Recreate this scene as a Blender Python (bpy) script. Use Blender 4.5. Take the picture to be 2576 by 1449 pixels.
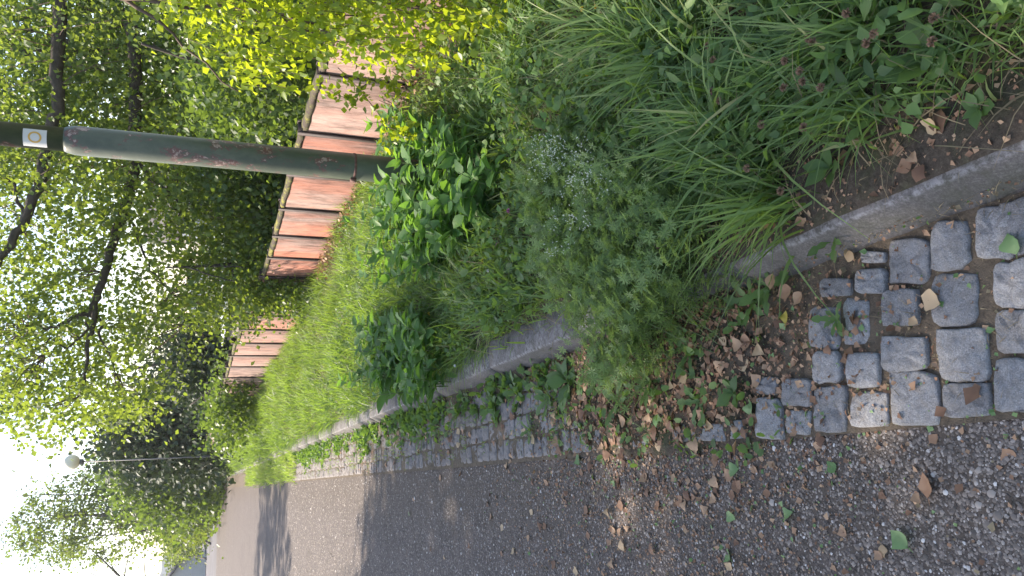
import bpy, math, random
import numpy as np
for o in list(bpy.data.objects): bpy.data.objects.remove(o)
S = bpy.context.scene
COL = S.collection
rng = np.random.default_rng(7); random.seed(7)
rad = math.radians

# ------------------------------------------------------------------ camera (phone held sideways: the picture lies on its side)
FPX, PITCH, ROLL, CH, YAW = 770.0, rad(22.05), rad(2.2), 1.5, rad(14.51)
_R = np.array([math.cos(YAW), -math.sin(YAW), 0.0])
_G = np.array([math.sin(YAW), math.cos(YAW), 0.0])
_Z = np.array([0, 0, 1.0])
_F = _G*math.cos(PITCH) - _Z*math.sin(PITCH)
_U = _G*math.sin(PITCH) + _Z*math.cos(PITCH)
CAM = np.array([0, 0, CH])
cx_ = _R*math.sin(ROLL) - _U*math.cos(ROLL)
cy_ = _R*math.cos(ROLL) + _U*math.sin(ROLL)
cd = bpy.data.cameras.new('camera'); cam = bpy.data.objects.new('camera', cd); COL.objects.link(cam)
cd.sensor_fit = 'HORIZONTAL'; cd.sensor_width = 36; cd.lens = 36*FPX/1024; cd.clip_start = .05; cd.clip_end = 6000
from mathutils import Matrix, Vector
m = Matrix.Identity(4)
for i, v in enumerate((cx_, cy_, -_F)):
    for j in range(3): m[j][i] = v[j]
m[0][3], m[1][3], m[2][3] = CAM
cam.matrix_world = m
S.camera = cam
S.render.resolution_x, S.render.resolution_y = 1024, 576

# ------------------------------------------------------------------ light
SUN_AZ, SUN_EL = rad(-43), rad(42)          # azimuth from +Y, towards -X
W = bpy.data.worlds.new('World'); S.world = W; W.use_nodes = True
nt = W.node_tree; bg = nt.nodes['Background']
sk = nt.nodes.new('ShaderNodeTexSky'); sk.sky_type = 'NISHITA'; sk.sun_disc = False
sk.sun_elevation = SUN_EL; sk.sun_rotation = SUN_AZ
sk.air_density = 1.0; sk.dust_density = 1.1; sk.ozone_density = .9
nt.links.new(sk.outputs[0], bg.inputs[0]); bg.inputs[1].default_value = 0.15
sd = bpy.data.lights.new('sun', 'SUN'); sd.energy = 4.4; sd.angle = rad(.55); sd.color = (1, .93, .82)
so = bpy.data.objects.new('sun', sd); COL.objects.link(so)
SD = Vector((math.sin(SUN_AZ)*math.cos(SUN_EL), math.cos(SUN_AZ)*math.cos(SUN_EL), math.sin(SUN_EL)))
so.rotation_euler = SD.to_track_quat('Z', 'Y').to_euler(); so.location = (-20, 40, 60)
S.view_settings.view_transform = 'Standard'; S.view_settings.look = 'None'
S.view_settings.exposure = 1.28; S.view_settings.gamma = 1; S.view_settings.use_curve_mapping = False
S.view_settings.use_white_balance = True; S.view_settings.white_balance_temperature = 7000; S.view_settings.white_balance_tint = 14

# ------------------------------------------------------------------ helpers: survey of the photograph -> places in the world
KD = 1024/2576
def ray(x, y):
    v = x*KD-512; u = 288-y*KD
    u0 = u*math.cos(ROLL)+v*math.sin(ROLL); v0 = -u*math.sin(ROLL)+v*math.cos(ROLL)
    return _F*FPX + _R*u0 - _U*v0
def G(x, y, z=0.0):
    r = ray(x, y); return CAM + r*((z-CH)/r[2])
def D(x, y, d): return CAM + ray(x, y)*(d/FPX)
def in_poly(P, poly):
    x, y = P[:, 0], P[:, 1]; c = np.zeros(len(P), bool); n = len(poly)
    for i in range(n):
        x0, y0 = poly[i]; x1, y1 = poly[i-1]
        c ^= ((y0 > y) != (y1 > y)) & (x < (x1-x0)*(y-y0)/((y1-y0)+1e-12)+x0)
    return c
def sample_poly(poly, n):
    P = np.array(poly, float); lo, hi = P.min(0), P.max(0); out = []
    k = 0
    while k < n:
        q = rng.uniform(lo, hi, (n*2+10, 2)); q = q[in_poly(q, poly)]; out.append(q); k += len(q)
        if len(q) == 0: break
    return np.concatenate(out)[:n]
def vnoise(X, Y, sc=1.0, seed=0):           # cheap smooth noise, -1..1
    r = np.random.default_rng(seed+100); out = 0
    for k in range(5):
        a = r.uniform(0, 6.28); f = sc*r.uniform(.6, 1.7); p = r.uniform(0, 6.28)
        out = out + np.sin((X*math.cos(a)+Y*math.sin(a))*f*6.28+p+1.3*np.sin((X*math.sin(a)-Y*math.cos(a))*f*4.1+p*2))
    return out/3.2

def link(name, me, parent=None, mat=None, kind=None):
    o = bpy.data.objects.new(name, me); COL.objects.link(o)
    if parent is not None: o.parent = parent
    if mat is not None:
        me.materials.clear(); me.materials.append(mat)
    if kind: o['kind'] = kind
    return o
def tag(o, label=None, cat=None, group=None, kind=None):
    if label: o['label'] = label
    if cat: o['category'] = cat
    if group: o['group'] = group
    if kind: o['kind'] = kind
    return o
def empty(name, loc=(0, 0, 0), rz=0):
    o = bpy.data.objects.new(name, None); COL.objects.link(o); o.location = loc; o.rotation_euler.z = rz
    o.empty_display_size = .1
    return o
class MB:
    """collects geometry, builds ONE mesh"""
    def __init__(s): s.V = []; s.T = []; s.tint = []; s.n = 0; s.loops = []; s.cnt = []
    def add(s, V, faces, tint=0.5):
        V = np.asarray(V, float)
        for f in faces:
            s.loops.append(np.array(f, np.int64)+s.n); s.cnt.append(np.array([len(f)]))
        s.V.append(V); s.n += len(V)
        s.tint.append(np.full(len(V), tint) if np.isscalar(tint) else np.asarray(tint, float))
    def inst(s, tv, tf, pos, Rm, sc, tint):
        """tv (m,3) template, tf (k,c) faces, pos (N,3), Rm (N,3,3) columns = axes, sc (N,) or (N,3), tint (N,)"""
        N = len(pos)
        if N == 0: return
        tv = np.asarray(tv, float); tf = np.asarray(tf, np.int64); sc = np.asarray(sc, float)
        if sc.ndim == 1: sc = sc[:, None]
        L = tv[None]*sc[:, None, :]
        V = np.einsum('nij,nmj->nmi', Rm, L)+pos[:, None, :]
        s.V.append(V.reshape(-1, 3))
        idx = tf[None]+(np.arange(N)*len(tv))[:, None, None]+s.n
        s.loops.append(idx.reshape(-1)); s.cnt.append(np.full(N*len(tf), tf.shape[1]))
        s.n += N*len(tv)
        s.tint.append(np.repeat(np.asarray(tint, float), len(tv)))
    def raw(s, V, F, tint):
        V = V.reshape(-1, 3); F = np.asarray(F, np.int64)
        s.V.append(V); s.loops.append((F+s.n).reshape(-1)); s.cnt.append(np.full(len(F), F.shape[1])); s.n += len(V)
        s.tint.append(tint)
    def tube(s, pts, rads, n=6, tint=.5, cap=True):
        P = np.asarray(pts, float); k = len(P); rads = np.broadcast_to(np.asarray(rads, float), (k,))
        T = np.gradient(P, axis=0); T /= np.linalg.norm(T, axis=1)[:, None]+1e-9
        ref = np.array([0, 0, 1.]) if abs(T[0][2]) < .9 else np.array([1., 0, 0])
        A = np.cross(T, ref); A /= np.linalg.norm(A, axis=1)[:, None]+1e-9
        B = np.cross(A, T)
        a = np.arange(n)/n*2*math.pi
        V = P[:, None]+rads[:, None, None]*(A[:, None]*np.cos(a)[None, :, None]+B[:, None]*np.sin(a)[None, :, None])
        F = []
        for i in range(k-1):
            for j in range(n):
                F.append((i*n+j, i*n+(j+1) % n, (i+1)*n+(j+1) % n, (i+1)*n+j))
        s.raw(V, F, np.full(k*n, tint))
        if cap:
            s.loops.append(np.arange(n)[::-1]+s.n-k*n); s.cnt.append(np.array([n]))
            s.loops.append(np.arange(n)+s.n-n); s.cnt.append(np.array([n]))
    def box(s, lo, hi, tint=.5):
        x0, y0, z0 = lo; x1, y1, z1 = hi
        s.add([(x0, y0, z0), (x1, y0, z0), (x1, y1, z0), (x0, y1, z0), (x0, y0, z1), (x1, y0, z1), (x1, y1, z1), (x0, y1, z1)],
              [(3, 2, 1, 0), (4, 5, 6, 7), (0, 1, 5, 4), (1, 2, 6, 5), (2, 3, 7, 6), (3, 0, 4, 7)], tint)
    def mesh(s, name, smooth=False):
        V = np.concatenate(s.V); L = np.concatenate(s.loops); C = np.concatenate(s.cnt)
        me = bpy.data.meshes.new(name)
        me.vertices.add(len(V)); me.vertices.foreach_set('co', V.astype(np.float32).ravel())
        me.loops.add(len(L)); me.loops.foreach_set('vertex_index', L.astype(np.int32))
        me.polygons.add(len(C)); st = np.concatenate(([0], np.cumsum(C)[:-1])).astype(np.int32)
        me.polygons.foreach_set('loop_start', st); me.polygons.foreach_set('loop_total', C.astype(np.int32))
        if smooth: me.polygons.foreach_set('use_smooth', np.ones(len(C), bool))
        at = me.attributes.new('tint', 'FLOAT', 'POINT'); at.data.foreach_set('value', np.concatenate(s.tint).astype(np.float32))
        me.update(calc_edges=True); me.validate()
        return me
    def build(s, name, mat, parent=None, smooth=False, kind=None):
        return link(name, s.mesh(name, smooth), parent, mat, kind)

def norm(v): return v/(np.linalg.norm(v, axis=-1, keepdims=True)+1e-9)
def frames(d, nrm):                          # columns: x side, y along d, z ~nrm
    y = norm(d); x = norm(np.cross(y, nrm)); z = np.cross(x, y)
    return np.stack([x, y, z], axis=-1)
def rand_dirs(n, zb=0.0, zs=1.0):
    v = rng.normal(size=(n, 3)); v = norm(v); v[:, 2] = v[:, 2]*zs+zb; return norm(v)
def grid(x0, x1, nx, y0, y1, ny, zf, xf=None):
    xs = np.linspace(x0, x1, nx) if xf is None else xf(np.linspace(0, 1, nx)); ys = np.linspace(y0, y1, ny)
    X, Y = np.meshgrid(xs, ys); Zz = zf(X, Y)
    V = np.stack([X, Y, Zz], -1).reshape(-1, 3)
    i, j = np.meshgrid(np.arange(nx-1), np.arange(ny-1)); a = (j*nx+i).ravel()
    return V, np.stack([a, a+1, a+nx+1, a+nx], -1)

# templates ---------------------------------------------------------
BIRCH_V = np.array([(0, 0, 0), (-.3, .2, .05), (-.4, .42, .07), (-.2, .75, .03), (0, 1.05, -.06), (.2, .75, .03), (.4, .42, .07), (.3, .2, .05), (0, .42, 0)])
BIRCH_F = [(8, 0, 1, 2), (8, 2, 3, 4), (8, 4, 5, 6), (8, 6, 7, 0)]
RH_V = np.array([(0, 0, 0), (-.4, .42, .06), (0, 1, -.04), (.4, .42, .06)]); RH_F = [(0, 3, 2, 1)]
RF_V = np.array([(0, 0, 0), (-.4, .42, .1), (0, 1, -.05), (.4, .42, .1)]); RF_F = [(0, 2, 1), (0, 3, 2)]
LANC_V = np.array([(0, 0, 0), (-.17, .15, .04), (-.25, .38, .07), (-.16, .7, .03), (0, 1, -.12), (.16, .7, .03), (.25, .38, .07), (.17, .15, .04), (0, .4, 0), (0, .7, -.03)])
LANC_F = [(8, 0, 1, 2), (8, 2, 3, 9), (9, 3, 4, 4), (8, 9, 5, 6), (8, 6, 7, 0)]
LANC_F = [(8, 0, 1, 2), (8, 2, 3, 9), (8, 9, 5, 6), (8, 6, 7, 0)]; LANC_T = [(9, 3, 4), (9, 4, 5)]

PLV0 = []
for k in range(7):
    f = k/6; w = [.02, .05, .12, .16, .14, .08, 0][k]; PLV0 += [(-w, f, .3*f-.38*f*f+.03), (0, f, .3*f-.38*f*f), (w, f, .3*f-.38*f*f+.03)]
PLF0 = [(3*k, 3*k+1, 3*k+4, 3*k+3) for k in range(6)]+[(3*k+1, 3*k+2, 3*k+5, 3*k+4) for k in range(6)]
# ------------------------------------------------------------------ materials
def mat(name):
    m = bpy.data.materials.new(name); m.use_nodes = True; n = m.node_tree
    return m, n, n.nodes['Principled BSDF']
def nd(n, t, **k):
    x = n.nodes.new(t)
    for a, b in k.items():
        if a.startswith('_'): setattr(x, a[1:], b)
        else:
            key = a.replace('__', ' ')
            x.inputs[key].default_value = b
    return x
def ramp(n, stops, fac=None, interp='LINEAR'):
    r = n.nodes.new('ShaderNodeValToRGB'); r.color_ramp.interpolation = interp
    e = r.color_ramp.elements
    while len(e) < len(stops): e.new(.5)
    for i, (p, c) in enumerate(stops):
        e[i].position = p; e[i].color = (*c, 1) if len(c) == 3 else c
    if fac is not None: n.links.new(fac, r.inputs[0])
    return r
def pos(n): return nd(n, 'ShaderNodeNewGeometry').outputs['Position']
def noise(n, vec, scale, detail=4, rough=.6, dist=0):
    x = nd(n, 'ShaderNodeTexNoise', Scale=scale, Detail=detail, Roughness=rough, Distortion=dist)
    if vec is not None: n.links.new(vec, x.inputs['Vector'])
    return x.outputs['Fac']
def mix(n, fac, a, b, mode='MIX'):
    x = n.nodes.new('ShaderNodeMix'); x.data_type = 'RGBA'; x.blend_type = mode
    for s_, v in ((x.inputs[0], fac), (x.inputs[6], a), (x.inputs[7], b)):
        if isinstance(v, (int, float)): s_.default_value = v
        elif isinstance(v, tuple): s_.default_value = (*v, 1)
        else: n.links.new(v, s_)
    return x.outputs[2]
def bump(n, h, strength, dist, normal=None):
    b = nd(n, 'ShaderNodeBump', Strength=strength, Distance=dist); n.links.new(h, b.inputs['Height'])
    if normal is not None: n.links.new(normal, b.inputs['Normal'])
    return b.outputs[0]
def math_(n, op, a, b=None, clamp=False):
    x = n.nodes.new('ShaderNodeMath'); x.operation = op; x.use_clamp = clamp
    for i, v in enumerate((a, b)):
        if v is None: continue
        if isinstance(v, (int, float)): x.inputs[i].default_value = v
        else: n.links.new(v, x.inputs[i])
    return x.outputs[0]

def leaf_mat(name, stops, trans=.45, rough=.5, tcol=None, nscale=6.0, spec=.35):
    m, n, p = mat(name)
    a = nd(n, 'ShaderNodeAttribute'); a.attribute_name = 'tint'
    oi = nd(n, 'ShaderNodeObjectInfo')
    nz = noise(n, pos(n), nscale, 3)
    f = math_(n, 'ADD', a.outputs['Fac'], math_(n, 'MULTIPLY', math_(n, 'SUBTRACT', nz, .5), .5))
    f = math_(n, 'ADD', f, math_(n, 'MULTIPLY', math_(n, 'SUBTRACT', oi.outputs['Random'], .5), .25), True)
    r = ramp(n, stops, f)
    n.links.new(r.outputs[0], p.inputs['Base Color']); p.inputs['Roughness'].default_value = rough
    p.inputs['Specular IOR Level'].default_value = spec
    t = nd(n, 'ShaderNodeBsdfTranslucent')
    tc = mix(n, .75, r.outputs[0], tcol or (.42, .62, .03), 'MIX')
    n.links.new(tc, t.inputs[0])
    ms = nd(n, 'ShaderNodeMixShader', Fac=trans)
    out = n.nodes['Material Output']
    n.links.new(p.outputs[0], ms.inputs[1]); n.links.new(t.outputs[0], ms.inputs[2]); n.links.new(ms.outputs[0], out.inputs[0])
    return m
M = {}
M['grass'] = leaf_mat('grass_blades', [(0, (.075, .125, .06)), (.45, (.125, .20, .075)), (.8, (.20, .29, .10)), (1, (.38, .35, .17))], .42, .45, (.42, .64, .05), 1.2, .4)
M['straw'] = leaf_mat('dry_grass', [(0, (.16, .12, .07)), (1, (.36, .29, .17))], .2, .7, (.4, .3, .15))
M['weed'] = leaf_mat('weed_leaves', [(0, (.06, .11, .045)), (.6, (.11, .20, .065)), (1, (.18, .27, .09))], .35, .5, (.34, .56, .06), 6, .35)
M['shrub'] = leaf_mat('shrub_leaves', [(0, (.05, .11, .045)), (.5, (.10, .20, .07)), (1, (.19, .32, .11))], .4, .5, (.30, .6, .05), 6, .25)
M['birch'] = leaf_mat('birch_leaves', [(0, (.05, .09, .03)), (.6, (.10, .155, .04)), (.9, (.17, .21, .055)), (1, (.38, .31, .07))], .42, .45, (.46, .60, .06), 2, .5)
M['birch_bright'] = leaf_mat('weeping_birch_leaves', [(0, (.09, .15, .02)), (.6, (.15, .23, .03)), (.93, (.24, .30, .04)), (1, (.40, .22, .06))], .55, .4, (.62, .74, .03), 2, .6)
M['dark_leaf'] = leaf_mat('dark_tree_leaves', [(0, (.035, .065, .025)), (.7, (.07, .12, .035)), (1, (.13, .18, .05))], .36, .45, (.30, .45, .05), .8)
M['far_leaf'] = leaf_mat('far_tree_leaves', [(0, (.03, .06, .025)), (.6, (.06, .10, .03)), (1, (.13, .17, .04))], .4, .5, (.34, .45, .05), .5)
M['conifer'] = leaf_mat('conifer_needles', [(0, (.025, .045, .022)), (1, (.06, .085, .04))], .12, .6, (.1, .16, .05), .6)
M['bedstraw'] = leaf_mat('bedstraw_leaves', [(0, (.11, .18, .08)), (.6, (.20, .31, .12)), (1, (.32, .42, .18))], .45, .5, (.35, .5, .08), 5)
M['brown_leaf'] = leaf_mat('withered_leaves', [(0, (.15, .08, .048)), (.5, (.32, .18, .105)), (1, (.50, .33, .20))], .15, .6, (.4, .2, .08), 30)
M['tan_leaf'] = leaf_mat('tan_leaves', [(0, (.40, .27, .15)), (1, (.58, .42, .25))], .15, .55, (.5, .35, .15), 25)
M['yellow_leaf'] = leaf_mat('yellow_leaves', [(0, (.45, .36, .06)), (1, (.62, .5, .12))], .25, .5, (.6, .5, .1), 25)
M['green_leaf'] = leaf_mat('fallen_green_leaves', [(0, (.10, .20, .06)), (1, (.22, .34, .14))], .2, .5, (.3, .5, .1), 25)

def simple(name, col, rough=.8, var=.3, sc=20, bmp=.2, bd=.003):
    m, n, p = mat(name); ps = pos(n)
    nz = noise(n, ps, sc, 5)
    c0 = tuple(max(0, c*(1-var)) for c in col); c1 = tuple(min(1, c*(1+var)) for c in col)
    r = ramp(n, [(.25, c0), (.75, c1)], nz); n.links.new(r.outputs[0], p.inputs['Base Color'])
    p.inputs['Roughness'].default_value = rough
    n.links.new(bump(n, noise(n, ps, sc*4, 3), bmp, bd), p.inputs['Normal'])
    return m
M['bark'] = simple('bark', (.075, .06, .048), .9, .5, 12, .8, .01)
M['twig'] = simple('twigs', (.10, .065, .045), .8, .3, 12)
M['stem'] = simple('green_stems', (.12, .17, .06), .6, .3, 12)
M['white_flower'] = simple('white_petals', (.74, .76, .60), .6, .12, 60)
M['pink_flower'] = simple('clover_pink', (.50, .16, .30), .6, .3, 200)
M['yellow_flower'] = simple('yellow_petals', (.80, .50, .02), .6, .15, 100)
M['seed'] = simple('brown_seed_heads', (.24, .15, .09), .8, .4, 200)
M['fluff'] = simple('white_seed_fluff', (.7, .7, .66), .9, .1, 100)
M['dark_steel'] = simple('fence_post_steel', (.05, .032, .028), .7, .4, 20)
M['mortar_dark'] = simple('gutter_bed', (.12, .092, .062), .95, .5, 60, .8, .006)

# road: exposed aggregate in dark binder
m, n, p = mat('exposed_aggregate'); ps = pos(n)
def pebbles(scale, rnd=1.0):
    v = nd(n, 'ShaderNodeTexVoronoi', Scale=scale, Randomness=rnd); n.links.new(ps, v.inputs['Vector'])
    e = nd(n, 'ShaderNodeTexVoronoi', Scale=scale, Randomness=rnd); e.feature = 'DISTANCE_TO_EDGE'; n.links.new(ps, e.inputs['Vector'])
    return v, e
warp = nd(n, 'ShaderNodeTexNoise', Scale=60., Detail=2.)
v1, e1 = pebbles(105)
sep = nd(n, 'ShaderNodeSeparateColor'); n.links.new(v1.outputs['Color'], sep.inputs[0])
stone = ramp(n, [(0, (.05, .045, .043)), (.35, (.095, .085, .08)), (.6, (.15, .132, .125)), (.8, (.23, .20, .185)), (.93, (.36, .33, .30)), (1, (.65, .64, .62))], sep.outputs[0])
edge = ramp(n, [(.0, (0, 0, 0)), (.10, (0, 0, 0)), (.22, (1, 1, 1))], e1.outputs['Distance'])
size = ramp(n, [(.25, (0, 0, 0)), (.4, (1, 1, 1))], sep.outputs[1])
msk = mix(n, 1.0, edge.outputs[0], size.outputs[0], 'MULTIPLY')
grit = ramp(n, [(.35, (.052, .043, .035)), (.7, (.16, .135, .115))], noise(n, ps, 420, 2))
c = mix(n, msk, grit.outputs[0], stone.outputs[0])
mid_ = ramp(n, [(.35, (.62, .6, .6)), (.65, (1.3, 1.28, 1.3))], noise(n, ps, 26, 4, .8)); c = mix(n, 1.0, c, mid_.outputs[0], 'MULTIPLY')
ms2 = nd(n, 'ShaderNodeMapping'); ms2.inputs['Scale'].default_value = (.35, 1.4, 1); ms2.inputs['Rotation'].default_value = (0, 0, rad(6)); n.links.new(ps, ms2.inputs[0])
stk_ = ramp(n, [(.3, (.72, .70, .70)), (.5, (1, .98, .99)), (.7, (1.12, 1.1, 1.12))], noise(n, ms2.outputs[0], 1.6, 8, .72)); c = mix(n, 1.0, c, stk_.outputs[0], 'MULTIPLY')
gr8 = ramp(n, [(.36, (.66, .64, .64)), (.5, (1, 1, 1)), (.64, (1.3, 1.28, 1.3))], noise(n, ps, 7, 8, .85)); c = mix(n, 1.0, c, gr8.outputs[0], 'MULTIPLY')
cr = nd(n, 'ShaderNodeTexVoronoi', Scale=.33, Randomness=1.); cr.feature = 'DISTANCE_TO_EDGE'; wv = nd(n, 'ShaderNodeVectorMath'); wv.operation = 'ADD'
wn_ = nd(n, 'ShaderNodeTexNoise', Scale=2.2, Detail=5.); n.links.new(ps, wn_.inputs['Vector']); n.links.new(ps, wv.inputs[0]); n.links.new(wn_.outputs['Color'], wv.inputs[1]); n.links.new(wv.outputs[0], cr.inputs['Vector'])
crr = ramp(n, [(0, (.35, .33, .32)), (.004, (.5, .48, .46)), (.008, (1, 1, 1))], cr.outputs['Distance']); c = mix(n, .55, c, crr.outputs[0], 'MULTIPLY')
big = noise(n, ps, 1.1, 3); c = mix(n, math_(n, 'MULTIPLY', big, .35), c, mix(n, 1.0, c, (.75, .68, .6), 'MULTIPLY'))
# litter-brown tinge beside the gutter
sx = nd(n, 'ShaderNodeSeparateXYZ'); n.links.new(ps, sx.inputs[0])
dirt = noise(n, ps, 9, 5, .7)
near = ramp(n, [(0, (0, 0, 0)), (.55, (0, 0, 0)), (.75, (1, 1, 1))], math_(n, 'ADD', math_(n, 'MULTIPLY', dirt, .5), math_(n, 'SUBTRACT', .62, math_(n, 'ABSOLUTE', math_(n, 'MULTIPLY', math_(n, 'ADD', sx.outputs[0], -.1), .55)))))
c = mix(n, math_(n, 'MULTIPLY', near.outputs[0], .55), c, (.085, .062, .04))
n.links.new(c, p.inputs['Base Color']); p.inputs['Roughness'].default_value = .8
hh = mix(n, 1.0, msk, (1, 1, 1), 'MULTIPLY')
dome = math_(n, 'MULTIPLY', math_(n, 'MINIMUM', e1.outputs['Distance'], .35), 2.5)
n.links.new(bump(n, math_(n, 'MULTIPLY', dome, hh), .8, .005), p.inputs['Normal'])
M['road'] = m

m, n, p = mat('far_asphalt'); ps = pos(n)
r = ramp(n, [(.3, (.075, .072, .08)), (.7, (.13, .125, .13))], noise(n, ps, .6, 6)); n.links.new(r.outputs[0], p.inputs['Base Color']); p.inputs['Roughness'].default_value = .85
M['asphalt'] = m

# granite
m, n, p = mat('grey_granite'); ps = pos(n); oi = nd(n, 'ShaderNodeObjectInfo')
sp = noise(n, ps, 330, 3, .7); sp2 = noise(n, ps, 60, 4, .6)
r = ramp(n, [(.25, (.13, .13, .138)), (.46, (.27, .275, .285)), (.6, (.37, .375, .385)), (.75, (.54, .54, .55))], sp)
r2 = ramp(n, [(0, (.72, .69, .65)), (.5, (.92, .90, .86)), (1, (1.16, 1.12, 1.06))], oi.outputs['Random'])
c = mix(n, 1.0, r.outputs[0], r2.outputs[0], 'MULTIPLY')
c = mix(n, math_(n, 'MULTIPLY', ramp(n, [(.40, (0, 0, 0)), (.65, (1, 1, 1))], sp2).outputs[0], .5), c, (.19, .17, .145))
c = mix(n, math_(n, 'MULTIPLY', ramp(n, [(.5, (0, 0, 0)), (.72, (1, 1, 1))], noise(n, ps, 18, 5, .7)).outputs[0], .5), c, (.40, .40, .405))
sy = nd(n, 'ShaderNodeSeparateXYZ'); n.links.new(ps, sy.inputs[0])
dirtier = ramp(n, [(0, (0, 0, 0)), (1, (1, 1, 1))], math_(n, 'MULTIPLY', math_(n, 'SUBTRACT', sy.outputs[1], 2.2), .5, True))
c = mix(n, math_(n, 'MULTIPLY', dirtier.outputs[0], math_(n, 'ADD', .25, math_(n, 'MULTIPLY', noise(n, ps, 9, 5, .75), .7))), c, (.19, .155, .135))
n.links.new(c, p.inputs['Base Color']); p.inputs['Roughness'].default_value = .75
b1 = bump(n, noise(n, ps, 32, 6, .75), 1.0, .012); n.links.new(bump(n, sp, .5, .0015, b1), p.inputs['Normal'])
M['granite'] = m

# kerb concrete
m, n, p = mat('kerb_concrete'); ps = pos(n); oi = nd(n, 'ShaderNodeObjectInfo')
r = ramp(n, [(.3, (.06, .056, .053)), (.5, (.12, .11, .105)), (.74, (.26, .24, .23))], noise(n, ps, 150, 5, .85))
st = noise(n, ps, 7, 5, .7)
c = mix(n, ramp(n, [(.42, (0, 0, 0)), (.68, (.7, .7, .7))], st).outputs[0], r.outputs[0], (.065, .06, .045))
c = mix(n, ramp(n, [(.55, (0, 0, 0)), (.7, (.7, .7, .7))], noise(n, ps, 3.2, 6, .75)).outputs[0], c, (.05, .055, .028))
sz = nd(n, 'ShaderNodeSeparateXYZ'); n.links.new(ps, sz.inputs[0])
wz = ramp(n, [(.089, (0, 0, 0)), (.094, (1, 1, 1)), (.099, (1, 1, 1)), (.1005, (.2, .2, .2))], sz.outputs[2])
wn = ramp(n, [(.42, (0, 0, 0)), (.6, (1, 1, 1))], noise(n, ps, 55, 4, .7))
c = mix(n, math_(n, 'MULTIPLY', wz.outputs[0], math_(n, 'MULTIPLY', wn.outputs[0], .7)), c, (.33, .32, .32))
n.links.new(c, p.inputs['Base Color']); p.inputs['Roughness'].default_value = .9
n.links.new(bump(n, noise(n, ps, 150, 4, .8), .6, .003), p.inputs['Normal'])
M['kerb'] = m

# soil
m, n, p = mat('verge_soil'); ps = pos(n)
r = ramp(n, [(.3, (.045, .032, .022)), (.5, (.095, .07, .048)), (.7, (.16, .13, .09))], noise(n, ps, 70, 6, .75))
ms_ = ramp(n, [(.5, (0, 0, 0)), (.66, (1, 1, 1))], noise(n, ps, 6, 4, .6))
c = mix(n, math_(n, 'MULTIPLY', ms_.outputs[0], .65), r.outputs[0], (.055, .075, .02))
n.links.new(c, p.inputs['Base Color']); p.inputs['Roughness'].default_value = .95
n.links.new(bump(n, noise(n, ps, 60, 6, .8), 1.0, .012), p.inputs['Normal'])
M['soil'] = m
m, n, p = mat('meadow_ground'); ps = pos(n)
r = ramp(n, [(.3, (.03, .035, .015)), (.7, (.07, .085, .03))], noise(n, ps, 30, 5, .7)); n.links.new(r.outputs[0], p.inputs['Base Color']); p.inputs['Roughness'].default_value = .95
M['ground'] = m

# fence slab: pinkish concrete with red-orange stains, vertical grain
m, n, p = mat('stained_concrete_slab')
ps = pos(n); tc = nd(n, 'ShaderNodeNewGeometry'); mp = nd(n, 'ShaderNodeMapping'); mp.inputs['Scale'].default_value = (1, 1, .22)
n.links.new(tc.outputs['Position'], mp.inputs[0]); oi = nd(n, 'ShaderNodeObjectInfo')
base = ramp(n, [(.25, (.19, .125, .105)), (.5, (.30, .205, .175)), (.75, (.41, .30, .26))], noise(n, mp.outputs[0], 30, 6, .75))
of = nd(n, 'ShaderNodeCombineXYZ'); n.links.new(math_(n, 'MULTIPLY', oi.outputs['Random'], 40), of.inputs[0])
va = nd(n, 'ShaderNodeVectorMath'); n.links.new(mp.outputs[0], va.inputs[0]); n.links.new(of.outputs[0], va.inputs[1])
stn = ramp(n, [(.36, (0, 0, 0)), (.60, (1, 1, 1))], noise(n, va.outputs[0], 3.2, 4, .6))
atp = nd(n, 'ShaderNodeAttribute'); atp.attribute_name = 'tint'
red = math_(n, 'MULTIPLY', stn.outputs[0], atp.outputs['Fac'])
c = mix(n, math_(n, 'MULTIPLY', red, .8), base.outputs[0], (.42, .13, .07))
sp_ = ramp(n, [(.36, (.30, .28, .27)), (.5, (.85, .85, .85)), (.62, (1.15, 1.15, 1.15))], noise(n, va.outputs[0], 11, 8, .8)); c = mix(n, .95, c, sp_.outputs[0], 'MULTIPLY')
gry = ramp(n, [(.55, (0, 0, 0)), (.75, (.7, .7, .7))], noise(n, va.outputs[0], 5, 5, .7))
c = mix(n, gry.outputs[0], c, (.24, .20, .18))
n.links.new(c, p.inputs['Base Color']); p.inputs['Roughness'].default_value = .85
n.links.new(bump(n, noise(n, mp.outputs[0], 60, 5, .7), .5, .004), p.inputs['Normal'])
M['slab'] = m
m, n, p = mat('mossy_coping'); ps = pos(n)
r = ramp(n, [(.4, (.07, .05, .04)), (.52, (.10, .09, .04)), (.6, (.26, .24, .05)), (.8, (.16, .17, .04))], noise(n, ps, 11, 5, .7))
n.links.new(r.outputs[0], p.inputs['Base Color']); p.inputs['Roughness'].default_value = .9
n.links.new(bump(n, noise(n, ps, 60, 5, .7), .8, .01), p.inputs['Normal'])
M['coping'] = m

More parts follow.
